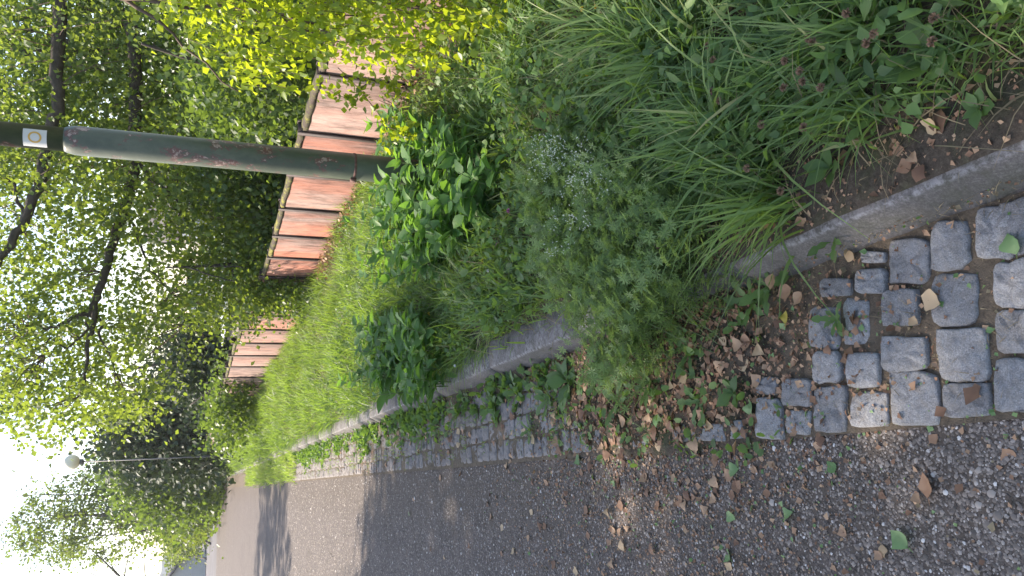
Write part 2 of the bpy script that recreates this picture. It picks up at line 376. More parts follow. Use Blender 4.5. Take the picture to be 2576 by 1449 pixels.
# pole paint: green with rust and peeled primer
m, n, p = mat('peeling_green_paint'); ps = pos(n)
mp = nd(n, 'ShaderNodeMapping'); mp.inputs['Scale'].default_value = (1, 1, .55); n.links.new(ps, mp.inputs[0])
g_ = ramp(n, [(.3, (.042, .058, .040)), (.5, (.060, .078, .052)), (.7, (.10, .115, .08))], noise(n, mp.outputs[0], 9, 8, .75))
rs = noise(n, mp.outputs[0], 8, 6, .72, .4)
rust = ramp(n, [(.55, (0, 0, 0)), (.575, (1, 1, 1))], rs)
prim = ramp(n, [(.59, (0, 0, 0)), (.605, (1, 1, 1))], rs)
c = mix(n, rust.outputs[0], g_.outputs[0], (.11, .055, .045))
c = mix(n, prim.outputs[0], c, mix(n, ramp(n, [(.45, (0, 0, 0)), (.55, (1, 1, 1))], noise(n, ps, 40, 3)).outputs[0], (.13, .05, .04), (.34, .25, .22)))
n.links.new(c, p.inputs['Base Color']); p.inputs['Roughness'].default_value = .5; p.inputs['Coat Weight'].default_value = .3; p.inputs['Coat Roughness'].default_value = .36
n.links.new(bump(n, rust.outputs[0], .5, -.002), p.inputs['Normal'])
M['pole'] = m
M['sticker'] = simple('sticker_white', (.60, .60, .58), .5, .03, 5, .02)
M['sticker_ring'] = simple('sticker_yellow', (.62, .36, .07), .5, .05, 5, .02)
M['rustband'] = simple('rusty_band', (.14, .07, .055), .8, .5, 60)
m, n, p = mat('lamp_globe'); p.inputs['Base Color'].default_value = (.88, .80, .60, 1); p.inputs['Roughness'].default_value = .25
M['globe'] = m
M['galv'] = simple('grey_lamp_post', (.10, .10, .10), .5, .15, 8)
M['plaster'] = simple('pale_plaster', (.55, .53, .50), .9, .08, 2)
M['plaster_blue'] = simple('blue_grey_plaster', (.28, .33, .40), .9, .08, 2)
M['roof'] = simple('dark_roof_tiles', (.07, .065, .07), .8, .3, 6)
M['glass'] = simple('window_glass', (.05, .06, .08), .15, .1, 2)
M['wood'] = simple('grey_boards', (.16, .14, .12), .85, .3, 10)
M['tin'] = simple('corrugated_sheet', (.55, .58, .62), .5, .1, 5)
M['hill'] = simple('wooded_hill', (.06, .09, .11), 1, .3, .02)

# ================================================================== SETTING
KX = .528          # kerb: upper front edge
ROADX = .055       # road edge
def road_z(X, Y): return 0.004*vnoise(X, Y, .3, 3)
V, F = grid(-260, 260, 40, -60, 560, 60, lambda X, Y: X*0-.06)
b = MB(); b.raw(V, F, np.full(len(V), .5)); tag(b.build('ground', M['ground']), kind='structure')
V, F = grid(-9, ROADX, 60, -6, 52, 240, lambda X, Y: road_z(X, Y)*np.clip((ROADX-X)*4, 0, 1))
b = MB(); b.raw(V, F, np.full(len(V), .5)); tag(b.build('road', M['road'], smooth=True), kind='structure')
b = MB(); b.add([(-60, 52, -.004), (1.2, 52, -.004), (-1, 75, -.004), (-4, 100, -.02), (-9, 160, -.02), (-60, 160, -.02)], [(0, 1, 2, 3, 4, 5)])
tag(b.build('far_road', M['asphalt']), kind='structure')

# gutter bed with setts ------------------------------------------------
def bed_z(X, Y): return .0075+.004*np.clip((Y-3)/2, 0, 1)+.005*vnoise(X, Y, 3, 5)+.002*vnoise(X, Y, 14, 6)
V, F = grid(ROADX-.01, KX-.02, 16, -2, 46, 700, bed_z)
b = MB(); b.raw(V, F, np.full(len(V), .5)); gutter = tag(b.build('gutter', M['mortar_dark'], smooth=True), kind='structure')
def sett_mesh(q, h=.016, base=-.05, seed=0):
    """q: 4 corners (x,y) ccw; rounded block"""
    r = np.random.default_rng(seed); q = np.array(q, float); c = q.mean(0); n_ = 20
    P = []
    for k in range(n_):
        t = k/n_*4; i = int(t); f = t-i
        P.append(q[i]*(1-f)+q[(i+1) % 4]*f)
    P = np.array(P); d = P-c
    dist = np.array([min(np.linalg.norm(pp-qq) for qq in q) for pp in P]); s = np.linalg.norm(q[1]-q[0])
    rnd = np.clip(1-dist/(.17*s), 0, 1)
    P = c+d*(1-.085*rnd*r.uniform(.4, 1.8, 4)[(np.arange(n_)//5) % 4])[:, None]*(1+r.normal(0, .026, n_)+.02*np.sin(np.arange(n_)*.9+r.uniform(0, 6)))[:, None]
    V = []; d = P-c
    for sc, z, nz in ((1.0, base, 0), (1.0, h-.007, .0010), (.97, h-.0015, .0014), (.90, h+.0005, .0018), (.5, h+.001, .003)):
        V.append(np.column_stack([c[0]+d[:, 0]*sc, c[1]+d[:, 1]*sc, np.full(n_, z)+r.normal(0, nz, n_)]))
    V = np.concatenate(V+[np.array([[c[0], c[1], h+.002+r.normal(0, .002)]])])
    tl = r.normal(0, .028, 2); V[n_:, 2] += (V[n_:, 0]-c[0])*tl[0]+(V[n_:, 1]-c[1])*tl[1]
    F4 = [(k*n_+i, k*n_+(i+1) % n_, (k+1)*n_+(i+1) % n_, (k+1)*n_+i) for k in range(4) for i in range(n_)]
    F3 = [(4*n_+i, 4*n_+(i+1) % n_, 5*n_) for i in range(n_)]
    return V, F4+F3
near_rects = []                               # (x0,x1,y0,y1) surveyed on the photograph
for t in [(1050, 1265, 640, 790), (1305, 1530, 575, 770), (1345, 1520, 440, 545), (1560, 1850, 350, 700), (1875, 2150, 215, 590), (2200, 2500, 120, 510),
          (1490, 1770, 735, 1015), (1880, 2230, 605, 1010), (2330, 2640, 530, 865), (945, 1180, 870, 1180), (1210, 1410, 800, 1155),
          (1500, 1840, 1080, 1350), (1930, 2300, 1025, 1425), (2350, 2640, 890, 1220), (985, 1200, 1205, 1440), (1235, 1480, 1205, 1475), (2350, 2640, 1245, 1660)]:
    near_rects.append((1717.3+t[0]/3, 1717.3+t[1]/3, 483+t[2]/3, 483+t[3]/3))
for t in [(760, 965, -40, 175), (985, 1225, 15, 365), (1260, 1540, 55, 330), (1555, 1915, -95, 325), (1950, 2310, 0, 262), (550, 740, 110, 415), (775, 960, 190, 390), (545, 710, -60, 82), (150, 320, 290, 430), (355, 465, 280, 410)]:
    near_rects.append((1717.3+t[0]/3, 1717.3+t[1]/3, 966+t[2]/3, 966+t[3]/3))
n_s = 0
def add_sett(q, h, seed):
    global n_s
    V, F = sett_mesh(q, h, seed=seed); c = V.mean(0); c[2] = 0
    bb = MB(); bb.add(V-c, F); o = bb.build('sett', M['granite'], gutter, True); o.location = c; n_s += 1
for k, (x0, x1, y0, y1) in enumerate(near_rects):
    j = lambda: rng.uniform(-4, 4)
    q = [G(x1+j(), y0+j(), .016)[:2], G(x1+j(), y1+j(), .016)[:2], G(x0+j(), y1+j(), .016)[:2], G(x0+j(), y0+j(), .016)[:2]]
    q = np.array(q); a = np.cross(q[1]-q[0], q[2]-q[1])
    if a < 0: q = q[::-1]
    add_sett(q, .018+rng.uniform(-.004, .004), k)
def course(y, pitch):
    w = rng.uniform(.85, 1.15, 4); w = w/w.sum()*(KX-.06-ROADX); x = ROADX+.004; out = []
    for i in range(4):
        g = .0045; sk = rng.uniform(-.006, .006, 4)
        out.append([(x+g, y+g+sk[0]), (x+w[i]-g+sk[1]*.5, y+g+sk[1]), (x+w[i]-g, y+pitch-g+sk[2]), (x+g+sk[3]*.5, y+pitch-g+sk[3])]); x += w[i]
    return out
ys = [.2+.1*i for i in range(8)]
for y in ys:
    for q in course(y, .1): add_sett(q, .018, 1000+n_s)
y = 1.93; far = MB(); proto = []
while y < 46:
    pt = rng.uniform(.088, .112) if y < 16 else .105
    for q in course(y, pt):
        if n_s < 300: add_sett(q, .012+rng.uniform(-.004, .004), 2000+n_s)
        else:
            V, F = sett_mesh(q, .014, seed=n_s); far.add(V, F)
            n_s += 1
    y += pt
    if y > 22: break
far.build('sett_rows', M['granite'], gutter, True, 'stuff')

# kerb -----------------------------------------------------------------
b = MB(); b.box((KX-.06, -2, -.25), (KX+.14, 46, -.05)); kerb = tag(b.build('kerb', M['mortar_dark']), kind='structure')
prof = [(-.055, -.05), (-.052, .0), (-.012, .078), (-.004, .092), (.006, .1), (.128, .101), (.136, .094), (.138, -.05)]
y = -1.29
k = 0
joints = []
while y < 45:
    L = 1.0
    y0, y1 = y+.0045, y+L-.0045; nseg = 12 if y < 8 else 2
    bb = MB(); V = []; r = np.random.default_rng(k); dx, dz = r.normal(0, .0015), r.normal(0, .002)
    sl = r.normal(0, .002)
    for i in range(nseg+1):
        f = i/nseg
        for px, pz in prof: V.append((KX+px+dx+sl*f+r.normal(0, .0012), y0+(y1-y0)*f-y, pz+dz+r.normal(0, .0012)))
    np_ = len(prof); F = []
    for i in range(nseg):
        for j in range(np_): F.append((i*np_+j, i*np_+(j+1) % np_, (i+1)*np_+(j+1) % np_, (i+1)*np_+j))
    F = [f[::-1] for f in F]
    F.append(tuple(range(np_))); F.append(tuple(nseg*np_+j for j in range(np_))[::-1])
    bb.add(V, F); o = bb.build('kerbstone', M['kerb'], kerb); o.location.y = y
    y += L; k += 1

# verge ----------------------------------------------------------------
def fence_x(Y): return 3.0-.05*Y
def verge_z(X, Y):
    e = np.clip((X-KX-.10)/.18, 0, 1)
    z = .088+.03*e+.018*vnoise(X, Y, .9, 9)*e+.006*vnoise(X, Y, 5, 4)
    z = z+.045*np.clip((Y-5)/3, 0, 1)*e*vnoise(X+.4*Y, Y*.55, .42, 91)
    strip = np.exp(-((X-.59)/.09)**4)*np.clip((2.5-Y)/.4, 0, 1)*(.024+.005*vnoise(X, Y, 3, 8))
    return z+strip
V, F = grid(0, 1, 70, -2, 46, 420, verge_z, xf=lambda t: KX+.012+8.0*t**2.2)
b = MB(); b.raw(V, F, np.full(len(V), .5)); tag(b.build('verge', M['soil'], smooth=True), kind='structure')
V, F = grid(2.2, 60, 30, 40, 200, 30, lambda X, Y: .09+0*X)
b = MB(); b.raw(V, F, np.full(len(V), .5)); tag(b.build('meadow', M['ground']), kind='structure')
V, F = grid(8.4, 60, 30, -2, 40, 30, lambda X, Y: .1+0*X)
b = MB(); b.raw(V, F, np.full(len(V), .5)); tag(b.build('garden_ground', M['ground']), kind='structure')

# litter mound over the setts between Y 1.85 and 3
LIT = [(.02, 1.86), (.12, 1.72), (.30, 1.60), (.50, 1.42), (.50, 3.3), (.30, 3.2), (.16, 2.9), (.02, 2.75), (-.02, 2.3)]
def lit_h(X, Y):
    c = np.clip(1-np.abs((X-.30)/.30)**3, 0, 1)*np.clip((Y-1.62)/.35, 0, 1)*np.clip((3.35-Y)/.6, 0, 1)
    return -.03+.062*c**.6+.010*vnoise(X, Y, 4, 21)+.006*vnoise(X, Y, 12, 22)+.018*np.clip((X-.2)/.3, 0, 1)*c
V, F = grid(-.03, KX-.03, 50, 1.45, 3.5, 140, lit_h)
b = MB(); b.raw(V, F, np.full(len(V), .5)); tag(b.build('gutter_soil', M['soil'], smooth=True), kind='structure')
# a thin dirt wedge against the kerb further on
def wedge(X, Y): return -.02+.045*np.clip((X-.27)/.2, 0, 1)+.010*vnoise(X, Y, 2.5, 31)
V, F = grid(.2, KX-.03, 14, 3.4, 24, 400, wedge)
b = MB(); b.raw(V, F, np.full(len(V), .5)); tag(b.build('kerb_side_soil', M['soil'], smooth=True), kind='structure')
def surf(X, Y):
    z = np.zeros_like(X)
    g = (X > ROADX) & (X < KX-.05); z[g] = .016
    l = g & (Y > 1.45) & (Y < 3.5); z[l] = np.maximum(z[l], lit_h(X[l], Y[l]))
    w = g & (Y > 3.4); z[w] = np.maximum(z[w], wedge(X[w], Y[w]))
    k = (X >= KX-.05) & (X < KX); z[k] = .05
    v = X >= KX; z[v] = np.maximum(verge_z(X[v], Y[v]), np.where(X[v] < KX+.13, .101, -1))
    return z

# far hill
b = MB(); xs = np.linspace(-190, 110, 60)
zt = 7+12*np.exp(-((xs+58)/28)**2)+1.1*np.sin(xs*.12)+.8*np.sin(xs*.36)+.5*np.sin(xs*.9)
V = [(x, 380, -.5) for x in xs]+[(x, 430, z) for x, z in zip(xs, zt)]+[(x, 520, -.5) for x in xs]
F = [(i, i+1, 61+i, 60+i) for i in range(59)]+[(60+i, 61+i, 121+i, 120+i) for i in range(59)]
b.add(V, F); tag(b.build('hill', M['hill'], smooth=True), kind='structure')

# ================================================================== FENCE
fence = tag(empty('concrete_fence', (0, 0, 0)), 'low fence of red-stained concrete slabs between dark steel posts behind the grass verge', 'fence')
ms = [.80, 1.10, 1.43, 1.772, 2.116, 2.44, 2.78, 3.112, 3.436, 3.77, 4.07, 4.38, 4.69, 5.13, 5.636, 6.19, 6.78, 7.45, 8.2, 9.1, 10.2, 11.6, 13.4, 15.8, 19]
zt_ = {1.772: .82, 2.116: .83, 2.44: .82, 2.78: .80, 3.112: .78, 3.436: .76, 3.77: .78, 4.07: .80, 4.38: .82, 4.69: .83, 5.13: .80, 5.636: .86, 6.19: .85, 6.78: .85}
pts = []
for q in ms:
    X = 3.0/(1+.05*q); zz = zt_.get(q, .84); pts.append((X, X*q, 1.5-(1.5-zz)*X/2.5))
redness = [.1, .2, .2, .25, .75, .9, .95, 1., .9, .5, .6, .6, .8, .35, .3, .35, .15, .1, .1, .1, .1, .1, .1, .1, .1]
for i in range(len(pts)-1):
    (x0, y0, z0), (x1, y1, z1) = pts[i], pts[i+1]
    zt = z0 if i % 2 else (z0+z1)/2
    zt = (z0+z1)/2
    L = math.hypot(x1-x0, y1-y0); a = math.atan2(y1-y0, x1-x0)-math.pi/2
    g = .022
    bb = MB(); nx = 6; r = np.random.default_rng(i)
    V = []; F = []
    # slab as a bevelled box in local coords: y along, x thickness, front at x=-.03
    y_a, y_b = g, L-g
    prof = [(-.026, y_a), (-.032, y_a+.006), (-.032, y_b-.006), (-.026, y_b), (.03, y_b), (.03, y_a)]
    for z in (-.12, zt-.006, zt): 
        for (px, py) in prof:
            s_ = .004 if z == zt else 0
            V.append((px+s_*(1 if px < 0 else -1), py, z))
    for k in range(2):
        for j in range(6): F.append((k*6+j, k*6+(j+1) % 6, (k+1)*6+(j+1) % 6, (k+1)*6+j)[::-1])
    F.append((12, 13, 14, 15, 16, 17)[::-1])
    bb.add(V, F, redness[i]); o = bb.build('slab', M['slab'], fence); o.location = (x0, y0, 0); o.rotation_euler.z = a
    # coping strip: separate piece, small gap under it
    bb = MB(); nseg = 10; V = []; F = []
    for k in range(nseg+1):
        yy = y_a+(y_b-y_a)*k/nseg; w = r.normal(0, .003)
        for px, pz in ((-.038, .006), (-.040, .034), (-.02, .046), (.03, .046), (.045, .03), (.042, .006)): V.append((px+w, yy, zt+pz+r.normal(0, .003)))
    for k in range(nseg):
        for j in range(6): F.append((k*6+j, k*6+(j+1) % 6, (k+1)*6+(j+1) % 6, (k+1)*6+j))
    F.append(tuple(range(6))[::-1]); F.append(tuple(nseg*6+j for j in range(6)))
    bb.add(V, F); o = bb.build('coping', M['coping'], fence); o.location = (x0, y0, 0); o.rotation_euler.z = a
for i, (x, y, z) in enumerate(pts):          # steel I posts
    a = math.atan2(pts[min(i+1, len(pts)-1)][1]-pts[max(i-1, 0)][1], pts[min(i+1, len(pts)-1)][0]-pts[max(i-1, 0)][0])-math.pi/2
    top = z+.05+(.05 if i > 11 else .012)
    bb = MB(); bb.box((-.050, -.024, -.15), (-.038, .024, top)); bb.box((.050, -.024, -.15), (.062, .024, top)); bb.box((-.038, -.004, -.15), (.050, .004, top-.002))
    o = bb.build('post', M['dark_steel'], fence); o.location = (x, y, 0); o.rotation_euler.z = a

# ================================================================== POLE
PX, PY = 1.8, 4.25
pole = tag(empty('steel_pole', (PX, PY, .1)), 'tall green painted steel pole with rust patches and a yellow ring sticker', 'pole')
def lathe(prof, n=40):
    V = []; a = np.arange(n)/n*2*math.pi
    for r_, z in prof:
        for t in a: V.append((r_*math.cos(t), r_*math.sin(t), z))
    F = [(k*n+i, k*n+(i+1) % n, (k+1)*n+(i+1) % n, (k+1)*n+i) for k in range(len(prof)-1) for i in range(n)]
    F.append(tuple(range(n))[::-1]); F.append(tuple((len(prof)-1)*n+i for i in range(n)))
    return V, F
zs = 2.04
V, F = lathe([(.079, -.3), (.079, .3), (.0775, 1.2), (.0765, zs-.03), (.074, zs-.008), (.067, zs+.022), (.062, zs+.034)])
bb = MB(); bb.add(V, F); bb.build('lower_tube', M['pole'], pole, True)
V, F = lathe([(.0615, zs+.03), (.0615, 3.2), (.058, 6.5)])
bb = MB(); bb.add(V, F); bb.build('upper_tube', M['pole'], pole, True)
V, F = lathe([(.079, .58), (.0808, .583), (.0808, .592), (.079, .595)])
bb = MB(); bb.add(V, F); bb.build('band', M['rustband'], pole)
bb = MB(); bb.box((-.094, -.02, .575), (-.078, .012, .607)); o = bb.build('clamp_tab', M['rustband'], pole); 
to_cam = math.atan2(-PY, -PX)
sc_ = to_cam-.14; zc = G(0, 0)[2]
r0 = ray(79, 323); tt = (PX-.02)/r0[0]; zc = CH+r0[2]*tt-.1
def cyl_patch(rr, a0, a1, z0, z1, n=10):
    V = []
    for k in range(n+1):
        a = a0+(a1-a0)*k/n
        V += [(rr*math.cos(a), rr*math.sin(a), z0), (rr*math.cos(a), rr*math.sin(a), z1)]
    return V, [(2*k, 2*k+2, 2*k+3, 2*k+1) for k in range(n)]
bb = MB(); V, F = cyl_patch(.0634, sc_-.76, sc_+.76, zc-.052, zc+.052); bb.add(V, F)
V, F = cyl_patch(.0630, sc_-.76, sc_+.76, zc-.052, zc+.052); bb.add(V, [f[::-1] for f in F])
stk = bb.build('sticker', M['sticker'], pole)
bb = MB(); V = []; F = []; n_ = 40
for k in range(n_):
    t = k/n_*2*math.pi
    for rr, off in ((.030, .0641), (.021, .0641)):
        a = sc_+.10+rr*math.cos(t)/.065; V.append((off*math.cos(a), off*math.sin(a), zc+rr*math.sin(t)))
F = [(2*k, (2*k+2) % (2*n_), (2*k+3) % (2*n_), 2*k+1) for k in range(n_)]
bb.add(V, F); bb.build('ring_mark', M['sticker_ring'], stk)

# ================================================================== STREET LAMP
lx, ly = 1.16, 30.0
lamp = tag(empty('street_lamp', (lx, ly, .09)), 'slim street lamp with a round cream globe, far along the verge before dark trees', 'street lamp')
bb = MB(); V, F = lathe([(.04, -.2), (.04, 1.2), (.024, 1.25), (.02, 4.85)], 12); bb.add(V, F); bb.build('post', M['galv'], lamp, True)
bb = MB(); V, F = lathe([(.03, 4.8), (.09, 4.86), (.10, 4.93), (.06, 4.95)], 12); bb.add(V, F); bb.build('collar', M['galv'], lamp, True)
bb = MB(); V, F = lathe([(max(.02, .25*math.sin(t)), 5.17-.25*math.cos(t)) for t in np.linspace(.25, math.pi-.05, 14)], 24); bb.add(V, F); bb.build('globe', M['globe'], lamp, True)

# ================================================================== BUILDINGS
def house(name, loc, rz, w, d, h, rh, wall, roofm, label, wins=()):
    e = tag(empty(name, loc, rz), label, 'house' if 'shed' not in name else 'shed')
    bb = MB(); x, y = w/2, d/2
    bb.add([(-x, -y, 0), (x, -y, 0), (x, y, 0), (-x, y, 0), (-x, -y, h), (x, -y, h), (x, y, h), (-x, y, h), (-x, 0, h+rh), (x, 0, h+rh)],
           [(0, 1, 5, 4), (1, 2, 6, 9, 5), (2, 3, 7, 6), (3, 0, 4, 8, 7)]); bb.build('wall', wall, e)
    bb = MB(); o_ = .35; t = .12
    for s in (-1, 1):
        bb.add([(-x-o_, s*(y+o_), h-o_*rh/y), (x+o_, s*(y+o_), h-o_*rh/y), (x+o_, 0, h+rh+.02), (-x-o_, 0, h+rh+.02),
                (-x-o_, s*(y+o_), h-o_*rh/y+t), (x+o_, s*(y+o_), h-o_*rh/y+t), (x+o_, 0, h+rh+.02+t), (-x-o_, 0, h+rh+.02+t)],
               [(0, 1, 2, 3), (4, 7, 6, 5), (0, 4, 5, 1), (1, 5, 6, 2), (3, 2, 6, 7), (0, 3, 7, 4)])
    bb.build('roof', roofm, e)
    for (wx, wz, ww, wh) in wins:
        bb = MB(); bb.box((wx-ww/2-.06, -y-.05, wz-.06), (wx+ww/2+.06, -y-.004, wz+wh+.06)); wo = bb.build('window', M['plaster'], e)
        bb = MB(); bb.box((wx-ww/2, -y-.07, wz), (wx+ww/2, -y-.052, wz+wh)); bb.build('pane', M['glass'], wo)
    return e
house('garage', (-9.6, 92, -.3), rad(90), 9, 6.2, 2.3, 2.3, M['plaster'], M['roof'], 'small gabled building with dark roof at the far end of the road', [])
p_ = D(540, 470, 32); house('garden_house', (p_[0]+.5, p_[1]+1, .1), rad(-15), 4.6, 5, 2.3, 1.2, M['plaster_blue'], M['roof'], 'blue-grey house mostly hidden by birch leaves behind the fence', [(-1.2, .9, 1.0, 1.0), (1.1, .9, 1.0, 1.0)])
shed = tag(empty('garden_shed', (2.95, 13.1, .1)), 'pale corrugated shed peeking over the far part of the fence', 'shed')
bb = MB(); bb.box((-.4, -1.2, 0), (1.2, 1.2, .92)); bb.build('wall', M['wood'], shed)
bb = MB(); V = []; n_ = 36
for k in range(n_+1):
    yy = -1.35+2.7*k/n_; zz = .99+.018*(k % 2)
    V += [(-.5, yy, zz), (1.35, yy, zz+.12)]
bb.add(V, [(2*k, 2*k+1, 2*k+3, 2*k+2) for k in range(n_)]); bb.build('roof', M['tin'], shed)

# ================================================================== TREES
def limb(pts, r0, r1, b, n=6, wob=.0):
    P = np.array(pts, float); t = np.linspace(0, 1, len(P)); tt = np.linspace(0, 1, max(len(P)*4, 8))
    Q = np.column_stack([np.interp(tt, t, P[:, i]) for i in range(3)])
    if len(Q) > 6: Q[1:-1] = (Q[:-2]+2*Q[1:-1]+Q[2:])/4
    if wob: Q[1:-1] += rng.normal(0, wob, Q[1:-1].shape)
    b.tube(Q, np.linspace(r0, r1, len(Q)), n)
    return Q
def clumps(poly, n, d0, d1):
    q = sample_poly(poly, n); d = rng.uniform(d0, d1, n)
    return np.array([D(a[0], a[1], dd) for a, dd in zip(q, d)])
def leaf_cloud(C, per, rad_, size, droop=.5, flat=.8, tintc=None):
    """leaves round clump centres; returns pos, frames, scale, tint"""
    N = len(C)*per
    off = rng.normal(size=(N, 3))*np.repeat(rad_*rng.uniform(.5, 1.3, len(C)), per)[:, None]*np.array([1, 1, flat])
    P = np.repeat(C, per, 0)+off
    d = rand_dirs(N, -droop); nn = rand_dirs(N, .6)
    sc = size*rng.uniform(.6, 1.25, N)
    ct = rng.uniform(.15, .85, len(C)) if tintc is None else tintc
    ti = np.clip(np.repeat(ct, per)*.5+rng.uniform(0, .5, N), 0, 1)
    return P, frames(d, nn), sc, ti
def strands(C, L, step, size, sway=.25, tlo=.1, thi=.85):
    """hanging twigs with alternate leaves"""
    P = []; T = []; lines = []
    for c in C:
        n = max(3, int(L*rng.uniform(.5, 1.3)/step)); a = rng.uniform(0, 6.28)
        t = np.arange(n)*step; s = sway*rng.uniform(.3, 1)
        x = c[0]+np.cos(a)*s*(1-np.exp(-t*3)); y = c[1]+np.sin(a)*s*(1-np.exp(-t*3)); z = c[2]-t*.92
        Q = np.column_stack([x, y, z]); lines.append(Q); P.append(Q); T.append(np.full(n, rng.uniform(tlo, thi)))
    P = np.concatenate(P); P = np.repeat(P, 2, 0)+rng.normal(0, .012, (len(P)*2, 3)); T = np.repeat(np.concatenate(T), 2)
    N = len(P); d = rand_dirs(N, -.8); nn = rand_dirs(N, .3)
    return P, frames(d, nn), size*rng.uniform(.6, 1.2, N), np.clip(T*.6+rng.uniform(0, .4, N), 0, 1), lines
def place_leaves(root, sets, matl, nearest=0, tmpl=(RF_V, RF_F), name='foliage', leaf_t=(BIRCH_V, BIRCH_F)):
    P = np.concatenate([s[0] for s in sets]); R_ = np.concatenate([s[1] for s in sets]); sc = np.concatenate([s[2] for s in sets]); ti = np.concatenate([s[3] for s in sets])
    if nearest:
        key = np.linalg.norm(P-CAM, axis=1)/sc; v = (P-CAM)@np.column_stack([cx_, cy_, _F]); vis = (np.abs(v[:, 0]/v[:, 2]*FPX) < 512) & (np.abs(v[:, 1]/v[:, 2]*FPX) < 288) & (v[:, 2] > 0)
        key = key+1e3*(~vis); idx = np.argsort(key)[:nearest]
        meshes = []
        for k in range(4):
            bb = MB(); tv = leaf_t[0].copy(); tv[:, 2] *= (.5, 1, 1.8, -1)[k]; bb.add(tv, leaf_t[1], (.3, .5, .65, .8)[k]); me = bb.mesh('leaf'); me.materials.append(matl); meshes.append(me)
        for q, i in enumerate(idx):
            o = bpy.data.objects.new('leaf', meshes[q % 4]); COL.objects.link(o); o.parent = root
            mm = np.eye(4); mm[:3, :3] = R_[i]*sc[i]; mm[:3, 3] = P[i]-np.array(root.location); o.matrix_local = Matrix(mm.tolist())
        keep = np.ones(len(P), bool); keep[idx] = False; P, R_, sc, ti = P[keep], R_[keep], sc[keep], ti[keep]
    bb = MB(); bb.inst(tmpl[0], tmpl[1], P-np.array(root.location), R_, sc, ti)
    return bb.build(name, matl, root, kind='stuff')
def twigs_to(C, skel, b, frac=1.0, r=.004):
    for c in C:
        if rng.random() > frac: continue
        dd = np.linalg.norm(skel-c, axis=1); s = skel[np.argmin(dd)]
        mid = (s+c)/2+np.array([0, 0, .12*dd.min()]); b.tube([s, (s+mid)/2+rng.normal(0, .03, 3), mid, (mid+c)/2+rng.normal(0, .03, 3), c], np.linspace(r*2.2, r*.5, 5), 3, cap=False)

# --- big birch behind the fence ---------------------------------------
TX = np.array([7.2, 9.8, .1])
birch = tag(empty('birch_tree', tuple(TX)), 'large birch whose leafy boughs spread over the fence, dark limb crossing behind the steel pole', 'tree')
bb = MB(); o0 = TX
top = [TX, TX+(.05, 0, 1.5), TX+(-.1, .1, 3), TX+(.1, .2, 5), TX+(0, .3, 8), TX+(.1, .3, 10)]
sk1 = [limb([np.array(p)-o0 for p in top], .2, .06, bb, 10)]
def L_(pp, r0, r1, d):
    P = [D(x, y, dd*1.33) for (x, y), dd in zip(pp, d)]
    sk1.append(limb([p-o0 for p in P], r0*1.25, r1*1.25, bb, 7, .016)); return P
L_([(330, 60), (340, 230), (345, 400), (325, 480), (300, 560), (275, 640), (245, 735)], .075, .04, [8.2, 8.2, 8.1, 8, 7.9, 7.8, 7.6])
L_([(245, 735), (222, 790), (180, 800), (130, 830), (60, 820)], .032, .010, [7.6, 7.6, 7.5, 7.5, 7.4])
L_([(245, 735), (240, 790), (225, 860), (215, 930), (195, 1000)], .034, .010, [7.6, 7.6, 7.5, 7.5, 7.4])
L_([(240, 760), (250, 830), (270, 880), (290, 940)], .02, .006, [7.6, 7.6, 7.6, 7.6])
L_([(225, 790), (205, 850), (170, 880), (120, 850), (110, 900)], .014, .005, [7.6, 7.6, 7.5, 7.5, 7.4])
L_([(300, 560), (290, 610), (260, 690), (250, 740)], .02, .02, [7.9, 7.9, 7.8, 7.7])
L_([(340, 400), (380, 450), (420, 480), (460, 520)], .025, .008, [8.1, 8.1, 8, 7.9])
L_([(310, 520), (350, 600), (380, 680), (430, 740)], .02, .005, [8, 8, 7.9, 7.9])
L_([(130, 330), (110, 420), (90, 490), (60, 560), (20, 620), (-30, 690)], .065, .035, [7.4, 7.4, 7.3, 7.3, 7.2, 7.2])
L_([(150, 0), (140, 150), (150, 240), (130, 340)], .07, .06, [7.5, 7.5, 7.4, 7.4])
L_([(60, 560), (40, 470), (0, 440), (-60, 430)], .02, .01, [7.3, 7.3, 7.2, 7.2])
L_([(480, 650), (470, 720), (455, 800), (520, 860)], .02, .006, [8.6, 8.6, 8.5, 8.5])
sk = np.concatenate(sk1)+o0
SKYPOLY = [(0, 330), (-80, 400), (-80, 1040), (0, 1060), (120, 1085), (200, 1095), (250, 1060), (330, 1065), (400, 1020), (445, 950), (425, 880), (470, 810), (600, 820), (670, 740), (690, 650), (690, 560), (640, 500), (520, 400), (350, 380)]
HOLE = [(370, 860), (300, 940), (330, 1000), (400, 990), (450, 880), (500, 800), (450, 790)]
C1 = clumps(SKYPOLY, 540, 9.4, 12.2)
def not_in(C, poly):
    v = (C-CAM)@np.column_stack([cx_, cy_, _F]); x = (v[:, 0]/v[:, 2]*FPX+512)/KD; y = (288-v[:, 1]/v[:, 2]*FPX)/KD
    return C[~in_poly(np.column_stack([x, y]), poly)]
C1 = not_in(C1, HOLE)
C1c = clumps([(450, 420), (480, 800), (600, 810), (680, 730), (700, 600), (640, 480)], 140, 9.8, 12.0)
C1b = clumps([(-80, -60), (430, -60), (560, 150), (500, 400), (-80, 420)], 150, 9.0, 12.0)
twigs_to(np.concatenate([C1[:260], C1b[:60]]), sk, MBt := MB(), 1, .004)
bb.build('trunk', M['bark'], birch, True)
for i in range(len(MBt.V)): MBt.V[i] = MBt.V[i]-o0
MBt.build('twigs', M['twig'], birch, kind='stuff')
S1 = leaf_cloud(C1, 42, .20, .074, .6); S1c = leaf_cloud(C1c, 40, .22, .068, .6)
S1b = leaf_cloud(C1b, 52, .27, .072, .4, tintc=rng.uniform(0, .5, len(C1b)))  # darker tint puts this dense backlit part's shade into the leaf colour
